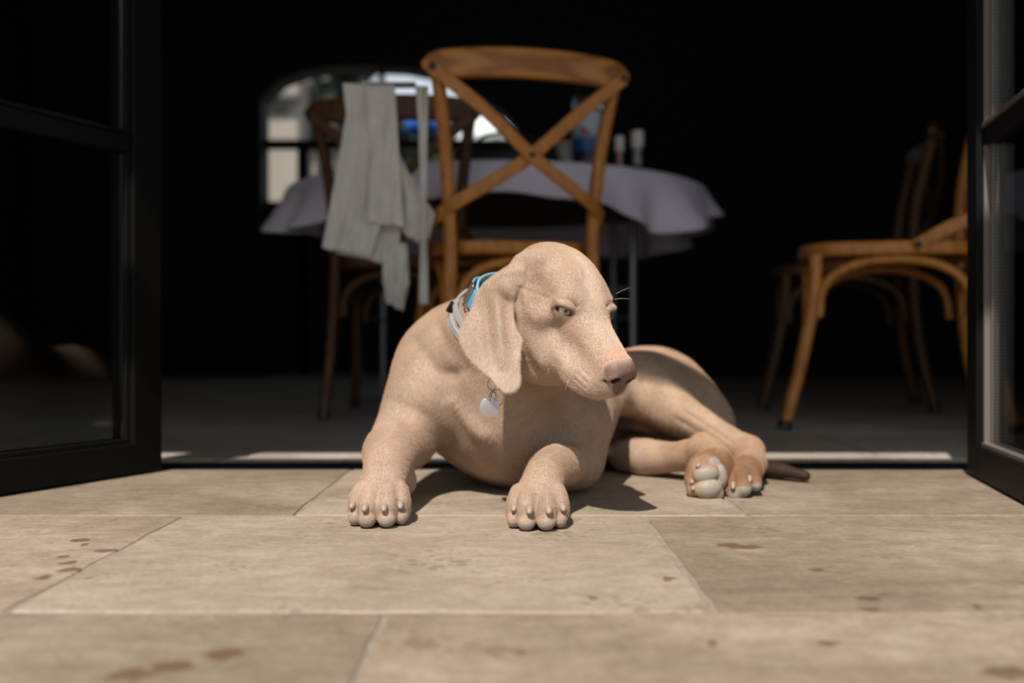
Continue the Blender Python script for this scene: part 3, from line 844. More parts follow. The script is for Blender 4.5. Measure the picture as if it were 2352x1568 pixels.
    for p in ((1709, 1124, 1.366), (1690, 1136, 1.372), (1735, 1117, 1.382)):
        pads = np.maximum(pads, wblob(W(*p), (0.0115, 0.013, 0.0095), 0.2) * (co[:, 2] < W(*p)[2] + 0.004))
    for px_ in (0.0305, -0.158):
        m = (np.abs(co[:, 0] - px_) < 0.04) & (co[:, 1] < 1.175) & (co[:, 2] < 0.013)
        pads = np.maximum(pads, m * 0.6 * np.clip((0.0135 - co[:, 2]) / 0.006, 0, 1))
    blend(pads, (0.27, 0.232, 0.195))
    paws = wblob(W(1620, 1095, 1.40), (0.036, 0.03, 0.04), 0.4) * (1 - pads)
    blend(0.85 * paws, (0.21, 0.11, 0.058))
    blend(0.85 * wblob(W(1705, 1100, 1.40), (0.04, 0.04, 0.035), 0.4) * (1 - pads), (0.20, 0.10, 0.052))
    blend(0.5 * (co[:, 0] < W(1200, 0, 1.2)[0]) * (co[:, 1] < 1.225) * np.clip((0.27 - co[:, 2]) / 0.06, 0, 1) * (co[:, 2] > 0.145) * (co[:, 0] > -0.075), (0.46, 0.37, 0.31))  # lower ear paler: veiling haze put into the coat colour
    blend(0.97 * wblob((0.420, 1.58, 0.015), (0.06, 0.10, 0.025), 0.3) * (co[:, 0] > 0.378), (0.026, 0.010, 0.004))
    blend(0.85 * wblob((0.22, 1.69, 0.072), (0.085, 0.07, 0.04), 0.4), (0.13, 0.06, 0.036))  # groin darkened: shade under the upper hind leg put into the coat
    bare = np.clip(nose + pads + mouth * 0.6, 0, 1)
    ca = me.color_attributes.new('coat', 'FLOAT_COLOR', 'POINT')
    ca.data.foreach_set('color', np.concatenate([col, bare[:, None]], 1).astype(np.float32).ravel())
    m = NT('short_fawn_coat', rough=0.62, spec=0.28)
    vc = m.n('VertexColor', layer_name='coat')
    co_ = m.coord('Object')
    flow = m.coord('Object', scale=(1, 0.6, 0.28), rot=(0.2, 0.35, 0))
    strands = m.noise(flow, 520, 3, 0.6)
    patches = m.noise(co_, 26, 3, 0.5)
    tone = m.ramp(m.math('ADD', m.math('MULTIPLY', strands, 0.5), m.math('MULTIPLY', patches, 0.5)), [(0.32, 0.66), (0.5, 0.98), (0.68, 1.22)])
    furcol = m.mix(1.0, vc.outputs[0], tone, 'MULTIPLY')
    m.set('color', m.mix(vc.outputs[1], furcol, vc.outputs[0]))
    m.set('rough', m.n('MapRange', {0: vc.outputs[1], 3: 0.66, 4: 0.42}).outputs[0])
    b1 = m.bump(strands, 0.45, 0.0016)
    b2 = m.bump(m.n('TexVoronoi', {'Vector': co_, 'Scale': 900}).outputs[0], 0.12, 0.0006, b1)
    m.set('normal', b2)
    m.set('sss', 0.05)
    m.b.inputs['Subsurface Radius'].default_value = (0.006, 0.003, 0.002)
    root = empty('dog', (0.1, 1.5, 0), label='fawn short haired hunting dog lying on the sunlit stone floor, head turned to the right', cat='dog')
    skin = link('body', me, m.m, root)
    skin.matrix_parent_inverse = root.matrix_basis.inverted()
    skin.location = (0, 0, 0)
    make_fur(me, co, col, bare, root)
    return root

def add_dog_details(root):
    inv = root.matrix_basis.inverted()
    def part(name, bm, mat, parent=None, **kw):
        o = obj(name, bm, mat, parent or root, **kw)
        if not parent: o.matrix_parent_inverse = inv
        return o
    # eyes
    for sg in (-1, 1):
        m = NT('pale_amber_eye', rough=0.08, spec=0.5, coat=0.6)
        bm = bmesh.new()
        bmesh.ops.create_uvsphere(bm, u_segments=40, v_segments=28, radius=0.0117)
        o = part('eye', bm, m.m, angle=180)
        o.location = EYE[sg] 
        gaze = Vector(EYE_LOOK[sg]) + Vector((0.22, 0, -0.02))
        o.rotation_euler = gaze.to_track_quat('Z', 'Y').to_euler()
        g = m.n('Separate' + 'XYZ', {0: m.coord('Object')})
        x2 = m.math('POWER', g.outputs[0], 2); y2 = m.math('POWER', g.outputs[1], 2)
        rad = m.math('SQRT', m.math('ADD', x2, y2))
        q = m.math('DIVIDE', rad, 0.0117)
        c_ = m.ramp(q, [(0.0, (0.01, 0.008, 0.006)), (0.13, (0.012, 0.01, 0.008)), (0.19, (0.20, 0.16, 0.09)), (0.30, (0.44, 0.42, 0.31)), (0.56, (0.52, 0.53, 0.43)),
                        (0.66, (0.22, 0.20, 0.14)), (0.74, (0.03, 0.02, 0.015)), (0.95, (0.05, 0.03, 0.02))])
        m.set('color', c_)
        if sg == -1: o['label'] = 'pale amber near eye'
    # claws
    claw = NT('horn_claw', rough=0.5, color=(0.30, 0.215, 0.16)).m
    def nail(p, d, ln=0.010, r=0.0036):
        bm = bmesh.new()
        d = Vector(d).normalized()
        p = Vector(p)
        path = [p, p + d * ln * 0.5, p + d * ln * 0.85 + Vector((0, 0, -0.0008)), p + d * ln + Vector((0, 0, -0.0016))]
        sc = [1, 0.95, 0.75, 0.4]
        sweep(bm, path, circ(r, 12), up=Vector((0, 0.1, 1)), scale=lambda t: sc[min(3, int(round(t * 3)))])
        part('claw', bm, claw)
    for cx, cy in ((0.0305, 1.178), (-0.158, 1.195)):
        for r_, g_ in ((-0.0275, 0.034), (-0.0105, 0.0515), (0.0110, 0.0515), (0.0275, 0.034)):
            nail((cx + r_, cy - g_ + 0.002, 0.0255), (r_ * 5, -1, -0.35), 0.0090, 0.0044)
    for p in ((1602, 1070, 1.368), (1588, 1107, 1.372), (1591, 1122, 1.366)):
        q = W(*p)
        nail(q + Vector((0.003, 0.006, 0)), (-0.35, -1, -0.05), 0.0095, 0.0043)
    for p in ((1724, 1101, 1.376), (1686, 1116, 1.366), (1670, 1121, 1.382)):
        nail(W(*p) + Vector((0, 0.005, 0.002)), (-0.25, -1, -0.5), 0.010, 0.0036)
    # whiskers
    wm = NT('pale_whisker', rough=0.4, color=(0.6, 0.52, 0.42)).m
    for a, b, c_ in ((hp3(0.03, -0.034, -0.062), Vector((-0.02, -0.01, 0.006)), 0.0), (hp3(0.025, -0.036, -0.068), Vector((-0.004, -0.01, -0.018)), 0.0),
                     (hp3(0.002, 0.036, 0.016), Vector((0.016, -0.004, 0.010)), 0), (hp3(0.003, 0.038, 0.008), Vector((0.018, -0.004, 0.003)), 0),
                     (hp3(0.06, -0.03, -0.06), Vector((-0.008, -0.012, -0.016)), 0)):
        path = [a + b * t + Vector((0, 0, -0.003 * t * t)) for t in (0, 0.33, 0.66, 1)]
        bm = bmesh.new()
        sweep(bm, path, circ(0.00022, 5), up=Vector((0.1, 0.9, 0.4)), scale=lambda t: 1 - 0.7 * t)
        part('whisker', bm, wm)

def hp3(a, b, c): return Vector(head_pt(a, b, c))
dog = make_dog()
add_dog_details(dog)
# ---------------------------------------------------------------- wooden cross-back chairs
wood = NT('honey_oak', rough=0.42, spec=0.4)
_v = wood.coord('Object', scale=(1, 1, 1))
_g = wood.n('TexWave', {'Vector': wood.coord('Object', scale=(1.0, 1.0, 0.14), rot=(0.05, 0.04, 0)), 'Scale': 22.0, 'Distortion': 5.0, 'Detail': 3.0, 'Detail Scale': 1.4}, wave_type='BANDS')
_n = wood.noise(wood.coord('Object', scale=(2.4, 2.4, 1.0)), 24, 5, 0.65)
wood.set('color', wood.ramp(wood.math('ADD', wood.math('MULTIPLY', _g.outputs[1], 0.10), wood.math('MULTIPLY', _n, 0.90)),
                            [(0.25, (0.28, 0.095, 0.015)), (0.5, (0.44, 0.165, 0.026)), (0.75, (0.56, 0.24, 0.05))]))
wood.set('normal', wood.bump(_n, 0.15, 0.002))
crest_wood = NT('figured_oak', rough=0.42, spec=0.4)
_r = crest_wood.n('TexWave', {'Vector': crest_wood.coord('Object', scale=(0.30, 0.6, 1.4), loc=(0, 0, -1.18)), 'Scale': 34.0, 'Distortion': 2.2, 'Detail': 3.0, 'Detail Scale': 2.0}, wave_type='RINGS', rings_direction='SPHERICAL')
crest_wood.set('color', crest_wood.ramp(_r.outputs[1], [(0.0, (0.27, 0.095, 0.015)), (0.5, (0.40, 0.155, 0.027)), (1.0, (0.48, 0.195, 0.038))]))
bolt_m = NT('dark_steel_bolt', rough=0.4, color=(0.05, 0.035, 0.025), metal=0.6).m
seat_m = NT('oak_seat_panel', rough=0.5, color=(0.27, 0.11, 0.026)).m

def add_foot(leg, path):
    a, b = path[0], path[0].lerp(path[1], 0.95)
    bm = bmesh.new(); sweep(bm, [a, a.lerp(b, 0.5), b], circ(0.0172, 14), up=Vector((0, 1, 0)))
    obj('foot_cap', bm, bolt_m, leg)

def make_chair(label, group):
    root = empty('dining_chair', label=label, cat='chair', group=group)
    V = Vector
    # seat: rounded trapezoid frame and panel
    def seat_loop(k, n=48):
        out = []
        for i in range(n):
            a = 2 * math.pi * i / n
            c, s = math.cos(a), math.sin(a)
            e = 0.55
            x = math.copysign(abs(c) ** e, c) * (0.205 + 0.018 * s) * k
            y = math.copysign(abs(s) ** e, s) * 0.205 * k
            out.append(V((x, y, 0)))
        return out
    bm = bmesh.new()
    sweep(bm, [p + V((0, 0, 0.437)) for p in seat_loop(0.96)], rrect(0.030, 0.034, 0.008), closed=True)
    obj('seat_frame', bm, wood.m, root)
    bm = bmesh.new()
    L = seat_loop(0.90)
    a = [bm.verts.new(p + V((0, 0, 0.447))) for p in L]; b = [bm.verts.new(p + V((0, 0, 0.434))) for p in L]
    bm.faces.new(a); bm.faces.new(b[::-1])
    for i in range(len(L)): bm.faces.new((a[i], b[i], b[(i + 1) % len(L)], a[(i + 1) % len(L)]))
    obj('seat', bm, seat_m, root)
    for s in (-1, 1):
        path = catmull([V((s * 0.192, -0.265, 0.003)), V((s * 0.180, -0.222, 0.20)), V((s * 0.173, -0.202, 0.44)), V((s * 0.183, -0.212, 0.62)), V((s * 0.203, -0.243, 0.775)), V((s * 0.214, -0.256, 0.835))], 7)
        bm = bmesh.new(); sweep(bm, path, circ(0.0162, 14), up=V((0, 1, 0)))
        add_foot(obj('leg', bm, wood.m, root), path)
        path = catmull([V((s * 0.212, 0.245, 0.003)), V((s * 0.200, 0.205, 0.16)), V((s * 0.186, 0.176, 0.32)), V((s * 0.182, 0.170, 0.425))], 7)
        bm = bmesh.new(); sweep(bm, path, circ(0.0160, 14), up=V((0, 1, 0)), scale=lambda t: 0.92 + 0.14 * t)
        add_foot(obj('leg', bm, wood.m, root), path)
    # crest rail: a bowed flat board with round ends
    bm = bmesh.new()
    path = []
    for i in range(33):
        t = -1 + 2 * i / 32
        path.append(V((t * 0.243, -0.246 - 0.052 * (1 - t * t), 0.842 + 0.004 * (1 - t * t))))
    def cs(t):
        q = abs(2 * t - 1)
        return (1.0, 0.70 + 0.30 * math.sqrt(max(0, 1 - q ** 4)) if q < 0.93 else 0.70 * math.sqrt(max(0.08, 1 - ((q - 0.93) / 0.07) ** 2 * 0.92)))
    sweep(bm, path, rrect(0.022, 0.070, 0.008, 3), scale=cs)
    obj('top_rail', bm, crest_wood.m, root)
    # crossed straps, curling round the posts to the sides of the seat
    for s in (-1, 1):
        off = -0.006 if s > 0 else 0.004
        pts = [V((-s * 0.228, -0.272, 0.832)), V((-s * 0.12, -0.288 + off, 0.745)), V((0, -0.283 + off, 0.640)), V((s * 0.10, -0.262 + off, 0.573)), V((s * 0.168, -0.232, 0.533)),
               V((s * 0.201, -0.185, 0.505)), V((s * 0.208, -0.12, 0.478)), V((s * 0.212, -0.050, 0.437))]
        pa = catmull(pts, 7)
        bm = bmesh.new()
        def upf(i, pa=pa):
            t = (pa[min(i + 1, len(pa) - 1)] - pa[max(i - 1, 0)]).normalized()
            # broad face looks outwards
            p = pa[i]
            out = V((p.x * 1.2 if abs(p.x) > 0.15 else 0, -1.0 if p.y < -0.2 else 0.0, 0))
            if p.y >= -0.2: out = V((math.copysign(1, p.x), -0.15, 0))
            out = out - t * out.dot(t)
            return out.normalized()
        sweep(bm, pa, rrect(0.031, 0.0095, 0.004), up=upf)
        obj('cross_strap', bm, wood.m, root)
    def bolt(p, d, r=0.0085):
        bm = bmesh.new()
        q = V(d).to_track_quat('Z', 'Y')
        lathe(bm, [(r, -0.004), (r, 0.002), (r * 0.6, 0.0045), (0.0006, 0.005)], 14, V(p), q)
        obj('bolt', bm, bolt_m, root)
    for s in (-1, 1):
        bolt((s * 0.226, -0.279, 0.832), (0, -1, 0))
        bolt((s * 0.219, -0.058, 0.441), (s, 0, 0))
        bolt((s * 0.178, -0.222, 0.535), (s * 0.6, -1, 0), 0.006)
    bolt((0, -0.297, 0.640), (0, -1, 0), 0.0065)
    # bent braces under the seat
    def brace(a, b, top, out):
        mid = (a + b) / 2 + out
        pts = []
        for i in range(21):
            t = math.pi * i / 20
            p = mid + (b - a) / 2 * -math.cos(t)
            p.z = a.z + (top - a.z) * (math.sin(t) ** 0.62 if 0 < i < 20 else 0)
            pts.append(p)
        bm = bmesh.new(); sweep(bm, pts, circ(0.0115, 12), up=V((0.02, 0.03, 1)) if abs(a.y - b.y) > 0.1 else V((0.0, 1, 0.1)))
        obj('arch_brace', bm, wood.m, root)
    brace(V((-0.150, -0.205, 0.285)), V((0.150, -0.205, 0.285)), 0.405, V((0, 0, 0)))
    brace(V((-0.165, 0.190, 0.275)), V((0.165, 0.190, 0.275)), 0.405, V((0, 0, 0)))
    for s in (-1, 1): brace(V((s * 0.182, -0.178, 0.275)), V((s * 0.192, 0.163, 0.275)), 0.412, V((0, 0, 0)))
    return root

def copy_tree(o, parent=None):
    c = o.copy(); C.objects.link(c)
    if parent: c.parent = parent
    for ch in list(o.children): copy_tree(ch, c)
    return c

def place(o, x, y, rz, label=None):
    o.location = (x, y, 0); o.rotation_euler = (0, 0, rz)
    if label: o['label'] = label
    return o
GRP = 'wooden cross-back dining chairs'
chair = make_chair('honey wooden cross-back chair standing right behind the dog, bare and fully visible', GRP)
# crest centre wanted at (0.038, 2.30): the back looks at us, turned 13 degrees
def by_crest(o, cx, cy, rz, label=None):
    b = Matrix.Rotation(rz, 3, 'Z') @ Vector((0, -0.26, 0))
    return place(o, cx - b.x, cy - b.y, rz, label)
by_crest(chair, 0.038, 2.300, R(13))
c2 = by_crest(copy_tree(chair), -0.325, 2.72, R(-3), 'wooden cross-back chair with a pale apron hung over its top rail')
dark_wood = NT('dark_shaded_oak', rough=0.45, spec=0.3)  # darker oak; on the far chair the dimness is put into the colour
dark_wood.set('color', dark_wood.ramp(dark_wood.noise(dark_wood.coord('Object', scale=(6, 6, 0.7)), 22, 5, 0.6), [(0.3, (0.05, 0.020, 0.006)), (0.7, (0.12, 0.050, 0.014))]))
def darken_wood(root):
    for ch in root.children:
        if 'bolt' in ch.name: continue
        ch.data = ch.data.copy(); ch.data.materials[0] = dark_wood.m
darken_wood(c2)
# side-on chair by the open glass door: it faces left
def by_corner(o, x, y, rz, label):
    b = Matrix.Rotation(rz, 3, 'Z') @ Vector((-0.19, 0.185, 0))
    return place(o, x - b.x, y - b.y, rz, label)
by_corner(copy_tree(chair), 0.722, 2.415, R(74), 'wooden cross-back chair seen side-on next to the open glass door')
c4 = by_corner(copy_tree(chair), 0.845, 3.12, R(76), 'shade-darkened wooden chair standing behind the side-on chair, mostly hidden in the dark')
darken_wood(c4)

# ---------------------------------------------------------------- table, cloth, things on it
TC = Vector((-0.055, 3.66, 0))
table = empty('round_table', TC, label='round folding table with grey metal legs under a lilac cloth', cat='table')
grey_metal = NT('grey_tube_steel', rough=0.35, color=(0.30, 0.30, 0.30), metal=0.6).m
bm = bmesh.new(); lathe(bm, [(0.70, 0.712), (0.745, 0.714), (0.75, 0.722), (0.75, 0.738), (0.745, 0.742)], 64)
obj('tabletop', bm, NT('laminate_top', rough=0.6, color=(0.10, 0.07, 0.05)).m, table)
for sx in (-1, 1):
    for sy in (-1, 1):
        bm = bmesh.new(); sweep(bm, [Vector((sx * 0.46, sy * 0.32, 0.712)), Vector((sx * 0.46, sy * 0.32, 0.35)), Vector((sx * 0.46, sy * 0.32, 0.0))], circ(0.0125, 12), up=Vector((0, 1, 0)))
        obj('leg', bm, grey_metal, table)
    bm = bmesh.new(); sweep(bm, [Vector((sx * 0.46, -0.31, 0.30)), Vector((sx * 0.46, 0, 0.30)), Vector((sx * 0.46, 0.31, 0.30))], circ(0.008, 8))
    obj('stretcher', bm, grey_metal, table)
bm = bmesh.new(); sweep(bm, [Vector((0.22, -0.32, 0.392)), Vector((0.34, -0.32, 0.392)), Vector((0.452, -0.32, 0.392))], circ(0.006, 8))
obj('stretcher', bm, grey_metal, table)

lilac = NT('lilac_cotton', rough=0.85, spec=0.2, sheen=0.15)
lilac.set('color', lilac.mix(0.25, (0.80, 0.70, 0.80), lilac.ramp(lilac.noise(lilac.coord('Object'), 300, 2), [(0.3, (0.74, 0.64, 0.74)), (0.7, (0.86, 0.78, 0.87))])))
def cloth_mesh():
    nA, verts, faces = 260, [], []
    prof = [(0.0, 0), (0.35, 0), (0.60, 0), (0.72, 0), (0.748, 0), (0.756, 0.003), (0.760, 0.010)]
    nd = 14
    for ir in range(len(prof) + nd):
        for k in range(nA):
            a = 2 * math.pi * k / nA
            sq = (abs(math.cos(2 * (a - R(40))))) ** 3
            drop = 0.088 + 0.085 * sq + 0.010 * math.sin(7 * a + 1) + 0.006 * math.sin(13 * a)
            if ir < len(prof):
                r, dz = prof[ir]
                verts.append((r * math.cos(a), r * math.sin(a), 0.7465 - dz))
            else:
                t = (ir - len(prof) + 1) / nd
                amp = 0.022 * t ** 1.2 * (0.6 + 0.9 * sq)
                w = 1.5 * math.sin(15 * a + 1.3 * math.sin(3 * a)) + 0.7 * math.sin(26 * a + 2)
                r = 0.762 + 0.018 * t + amp * (w + 0.6) + 0.03 * sq * t
                verts.append((r * math.cos(a), r * math.sin(a), 0.7365 - drop * t))
    for ir in range(len(prof) + nd - 1):
        for k in range(nA):
            if ir == 0: continue
            k2 = (k + 1) % nA
            faces.append((ir * nA + k, ir * nA + k2, (ir + 1) * nA + k2, (ir + 1) * nA + k))
    faces.append(tuple(nA + k for k in range(nA)))
    return verts, faces
o = pydata('tablecloth', *cloth_mesh(), lilac.m)
o.location = TC
sm = o.modifiers.new('thickness', 'SOLIDIFY'); sm.thickness = 0.0016; sm.offset = 1
tag(o, 'lilac tablecloth with a wavy hem draped over the round table', 'tablecloth')
TZ = 0.749

# big water bottle with printed label
wat = NT('bottle_plastic', rough=0.08, color=(0.85, 0.9, 0.92), trans=1.0, ior=1.33).m
cap_m = NT('blue_cap_plastic', rough=0.4, color=(0.02, 0.12, 0.32)).m
BX = W(1352, 0, 3.12)[0]
bt = empty('water_bottle', (BX, 3.12, TZ), label='large clear water bottle with a blue and white label on the lilac table', cat='bottle')
bm = bmesh.new()
lathe(bm, [(0.045, 0.0), (0.050, 0.006), (0.051, 0.03), (0.0485, 0.04), (0.051, 0.05), (0.051, 0.19), (0.0485, 0.197), (0.051, 0.204), (0.046, 0.235), (0.030, 0.268), (0.016, 0.285), (0.015, 0.298)], 36)
obj('flask', bm, wat, bt)
bm = bmesh.new(); lathe(bm, [(0.0165, 0.287), (0.0170, 0.289), (0.0170, 0.305), (0.0155, 0.3075)], 24); obj('cap', bm, cap_m, bt)
lm = NT('printed_label', rough=0.45)
_s = lm.n('SeparateXYZ', {0: lm.coord('Object')})
_h = lm.math('ADD', _s.outputs[2], lm.math('MULTIPLY', lm.noise(lm.coord('Object'), 30, 2), 0.012))
_c = lm.ramp(lm.n('MapRange', {0: _h, 1: 0.05, 2: 0.20}).outputs[0], [(0.0, (0.008, 0.06, 0.20)), (0.30, (0.008, 0.07, 0.24)), (0.40, (0.20, 0.32, 0.42)), (0.52, (0.42, 0.50, 0.52)), (0.86, (0.46, 0.50, 0.52)), (0.92, (0.02, 0.14, 0.28))])
_d = lm.n('VectorMath', {0: lm.coord('Object'), 1: (-0.012, -0.0516, 0.110)}, operation='DISTANCE').outputs[1]
_c = lm.mix(lm.math('LESS_THAN', _d, 0.012), _c, (0.42, 0.03, 0.06))
_d2 = lm.n('VectorMath', {0: lm.coord('Object'), 1: (-0.024, -0.046, 0.122)}, operation='DISTANCE').outputs[1]
_c = lm.mix(lm.math('LESS_THAN', _d2, 0.008), _c, (0.03, 0.10, 0.06))
lm.set('color', _c)
bm = bmesh.new(); lathe(bm, [(0.0505, 0.052), (0.0518, 0.053), (0.0518, 0.187), (0.0505, 0.188)], 48); obj('label_sleeve', bm, lm.m, bt)

# beige tin beside the bottle
TX = W(1302, 0, 3.20)[0]
tin = empty('storage_tin', (TX, 3.20, TZ), label='pale beige round tin behind the water bottle on the table', cat='tin')
bm = bmesh.new(); lathe(bm, [(0.030, 0), (0.034, 0.003), (0.034, 0.085), (0.0325, 0.087)], 32); obj('tin_body', bm, NT('beige_tin', rough=0.6, color=(0.44, 0.38, 0.31)).m, tin)
bm = bmesh.new(); lathe(bm, [(0.035, 0.087), (0.0355, 0.089), (0.0355, 0.103), (0.033, 0.106)], 32); obj('lid', bm, NT('beige_lid', rough=0.6, color=(0.40, 0.34, 0.28)).m, tin)

# two grinders: white plastic head over a clear body
white_pl = NT('white_plastic', rough=0.5, color=(0.62, 0.57, 0.53)).m
clear = NT('clear_acrylic', rough=0.1, color=(0.85, 0.85, 0.86), trans=0.85, ior=1.3).m
spice = NT('orange_spice', rough=0.8, color=(0.50, 0.14, 0.03)).m
for px, d, h, r, fill, lab in ((1423, 3.04, 0.048, 0.0145, spice, 'smaller white topped grinder with orange filling, left of the taller one'),
                               (1464, 3.01, 0.053, 0.0185, clear, 'taller white topped clear grinder near the front edge of the table')):
    g = empty('spice_grinder', (W(px, 0, d)[0], d, TZ), label=lab, cat='grinder', group='grinders on the lilac table')
    bm = bmesh.new(); lathe(bm, [(r * 0.70, 0), (r * 0.74, 0.002), (r * 0.62, h * 0.5), (r * 0.70, h)], 24); obj('jar', bm, clear, g)
    bm = bmesh.new(); lathe(bm, [(r * 0.55, 0.006), (r * 0.58, 0.007), (r * 0.52, h * 0.96), (r * 0.4, h * 0.99)], 20)
    obj('filling', bm, fill if fill is spice else NT('pale_salt', rough=0.8, color=(0.40, 0.37, 0.36)).m, g)
    bm = bmesh.new(); lathe(bm, [(r * 0.72, h * 0.94), (r * 0.80, h * 0.97), (r, h * 1.10), (r * 1.02, h * 1.12), (r * 1.05, h * 1.85), (r * 0.95, h * 1.92)], 28); obj('grinder_head', bm, white_pl, g)

# dark handbag lying on the table, seen as a low black heap
bag = empty('handbag', (-0.012, 3.14, TZ), label='soft black handbag lying low on the lilac table behind the first chair', cat='bag')
black_lea = NT('black_leather', rough=0.6, color=(0.006, 0.006, 0.006)).m
bm = bmesh.new()
bmesh.ops.create_uvsphere(bm, u_segments=32, v_segments=18, radius=1.0)
for v in bm.verts:
    x, y, z = v.co
    z = max(z, -0.6)
    v.co = Vector((x * 0.160 * (1 + 0.06 * math.sin(5 * z + 3 * y)), y * 0.09, (z + 0.6) * 0.060 + 0.006 * math.sin(x * 6) * (z > 0)))
obj('bag_body', bm, black_lea, bag)
bm = bmesh.new(); sweep(bm, catmull([Vector((-0.10, -0.02, 0.06)), Vector((-0.08, -0.03, 0.105)), Vector((0.0, -0.03, 0.115)), Vector((0.08, -0.03, 0.10)), Vector((0.11, -0.02, 0.055))], 6), circ(0.006, 8), up=Vector((0, 1, 0)))
obj('handle', bm, black_lea, bag)

# ---------------------------------------------------------------- apron over the second chair
linen = NT('ecru_linen', rough=0.9, spec=0.15, sheen=0.1)
linen.set('color', linen.ramp(linen.noise(linen.coord('Object', scale=(1, 1, 0.3)), 60, 4), [(0.3, (0.54, 0.50, 0.44)), (0.7, (0.64, 0.60, 0.54))]))
linen.set('normal', linen.bump(linen.noise(linen.coord('Object'), 900, 2), 0.2, 0.0008))
apron = empty('apron', (-0.33, 2.33, 0), label='crumpled off-white linen apron hanging from the top rail of the left chair', cat='apron')
def drape(name, left, right, d, fold=0.006, nf=4, seed=0, hem=True, nu=44, nv=60, lean=0.0):
    """cloth hung between a left and a right edge polyline given top to bottom as px, py"""
    def along(P, t):
        P = [Vector((x, y)) for x, y in P]
        ls = [0]
        for a, b in zip(P, P[1:]): ls.append(ls[-1] + (b - a).length)
        q = t * ls[-1]
        for i in range(len(P) - 1):
            if q <= ls[i + 1] + 1e-6: return P[i].lerp(P[i + 1], (q - ls[i]) / max(1e-6, ls[i + 1] - ls[i]))
        return P[-1]
    r = random.Random(seed)
    ph = [r.uniform(0, 6.28) for _ in range(6)]
    verts, faces = [], []
    for j in range(nv + 1):
        t = j / nv
        a, b = along(left, t), along(right, t)
        for i in range(nu + 1):
            u = i / nu
            p = a.lerp(b, u)
            dd = d + lean * t
            f = (math.sin(u * nf * 6.283 + ph[0] + 0.5 * math.sin(3 * t + ph[1])) + 0.45 * math.sin(u * nf * 2.3 * 6.283 + ph[2] + 1.2 * t)) * fold * (0.35 + 0.9 * t)
            f += 0.003 * math.sin(9 * t + ph[3] + 4 * u) + 0.0025 * math.sin(17 * t + 7 * u + ph[4])
            hemz = 3.0 * math.sin(u * nf * 6.283 + ph[5]) * t ** 4 * (fold / 0.006)
            verts.append(W(p.x, p.y + hemz, dd + f))
    for j in range(nv):
        for i in range(nu):
            k = j * (nu + 1) + i
            faces.append((k, k + 1, k + nu + 2, k + nu + 1))
    o = pydata(name, verts, faces, linen.m, apron)
    o.matrix_parent_inverse = Matrix.Translation(apron.location).inverted()
    s = o.modifiers.new('thickness', 'SOLIDIFY'); s.thickness = 0.0018; s.offset = 0
    return o
drape('back_layer', [(800, 330), (775, 480), (772, 582)], [(900, 330), (925, 480), (912, 612)], 2.335, 0.003, 1.5, 3)
drape('apron_front', [(787, 192), (795, 262), (775, 380), (740, 570)], [(906, 196), (908, 300), (915, 400), (850, 592)], 2.318, 0.0032, 2.2, 5)
drape('apron_flap', [(840, 200), (850, 330), (842, 512)], [(907, 196), (915, 330), (928, 522)], 2.304, 0.0022, 2.0, 8)
drape('apron_corner', [(905, 330), (918, 430), (925, 535)], [(912, 345), (955, 430), (1000, 492), (985, 548), (955, 556)], 2.322, 0.004, 1.5, 11)
drape('apron_tail', [(878, 560), (880, 640), (887, 694)], [(935, 560), (940, 650), (925, 716)], 2.330, 0.005, 2.0, 15)
drape('tie', [(954, 198), (962, 300), (966, 470), (963, 700)], [(984, 198), (982, 300), (978, 470), (984, 700)], 2.298, 0.0022, 1.0, 21, nu=10)
bm = bmesh.new(); box(bm, W(895, 194, 2.335) , (0.125, 0.05, 0.004), 0.001)
for v in bm.verts: v.co.z = v.co.z - 3.5 * (v.co.y - 2.335) ** 2
o = obj('fold_over_rail', bm, linen.m, apron); o.matrix_parent_inverse = Matrix.Translation(apron.location).inverted()

# ---------------------------------------------------------------- outside, beyond the arch
pale = NT('pale_render', rough=0.9)
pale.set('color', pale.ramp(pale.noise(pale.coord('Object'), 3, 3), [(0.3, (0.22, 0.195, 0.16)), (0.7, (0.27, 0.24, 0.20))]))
dark_glass = NT('dark_window_glass', rough=0.15, color=(0.015, 0.018, 0.018)).m
YO = 11.0
bm = bmesh.new(); box(bm, (0, 13.0, -0.06), (30, 13.2, 0.10))
tag(obj('trim_street', bm, NT('street_paving', rough=0.9, color=(0.16, 0.14, 0.12)).m, smooth=False), kind='structure')
b = empty('building', (W(660, 0, YO)[0], YO, 0), label='pale rendered house front with dark windows across the street', cat='building')
def bpart(name, px0, px1, py0, py1, y0, y1, mat, par=None):
    a, c_ = W(px0, py1, YO), W(px1, py0, YO)
    bm = bmesh.new(); box(bm, ((a.x + c_.x) / 2, (y0 + y1) / 2, (a.z + c_.z) / 2), (abs(c_.x - a.x), y1 - y0, c_.z - a.z))
    o = obj(name, bm, mat, par or b, smooth=False)
    o.matrix_parent_inverse = Matrix.Translation(b.location).inverted()
    return o
bpart('wall', 480, 684, -500, 829, YO, YO + 2, pale.m)
bpart('wing', 684, 800, 90, 829, YO + 0.6, YO + 2, NT('dark_render', rough=0.9, color=(0.06, 0.055, 0.045)).m)  # wing in a darker render than the main wall
bpart('cornice', 470, 690, 222, 232, YO - 0.15, YO, NT('stone_cornice', rough=0.9, color=(0.12, 0.105, 0.09)).m)
bpart('sign', 622, 660, 246, 262, YO - 0.05, YO, NT('dark_sign', rough=0.6, color=(0.05, 0.045, 0.04)).m)
bpart('window', 640, 652, 195, 214, YO - 0.03, YO + 0.02, dark_glass)
bpart('window', 716, 742, 270, 330, YO + 0.55, YO + 0.62, dark_glass)
bpart('window', 752, 776, 270, 330, YO + 0.55, YO + 0.62, dark_glass)
bpart('pilaster', 688, 712, 338, 829, YO + 0.3, YO + 0.6, pale.m)
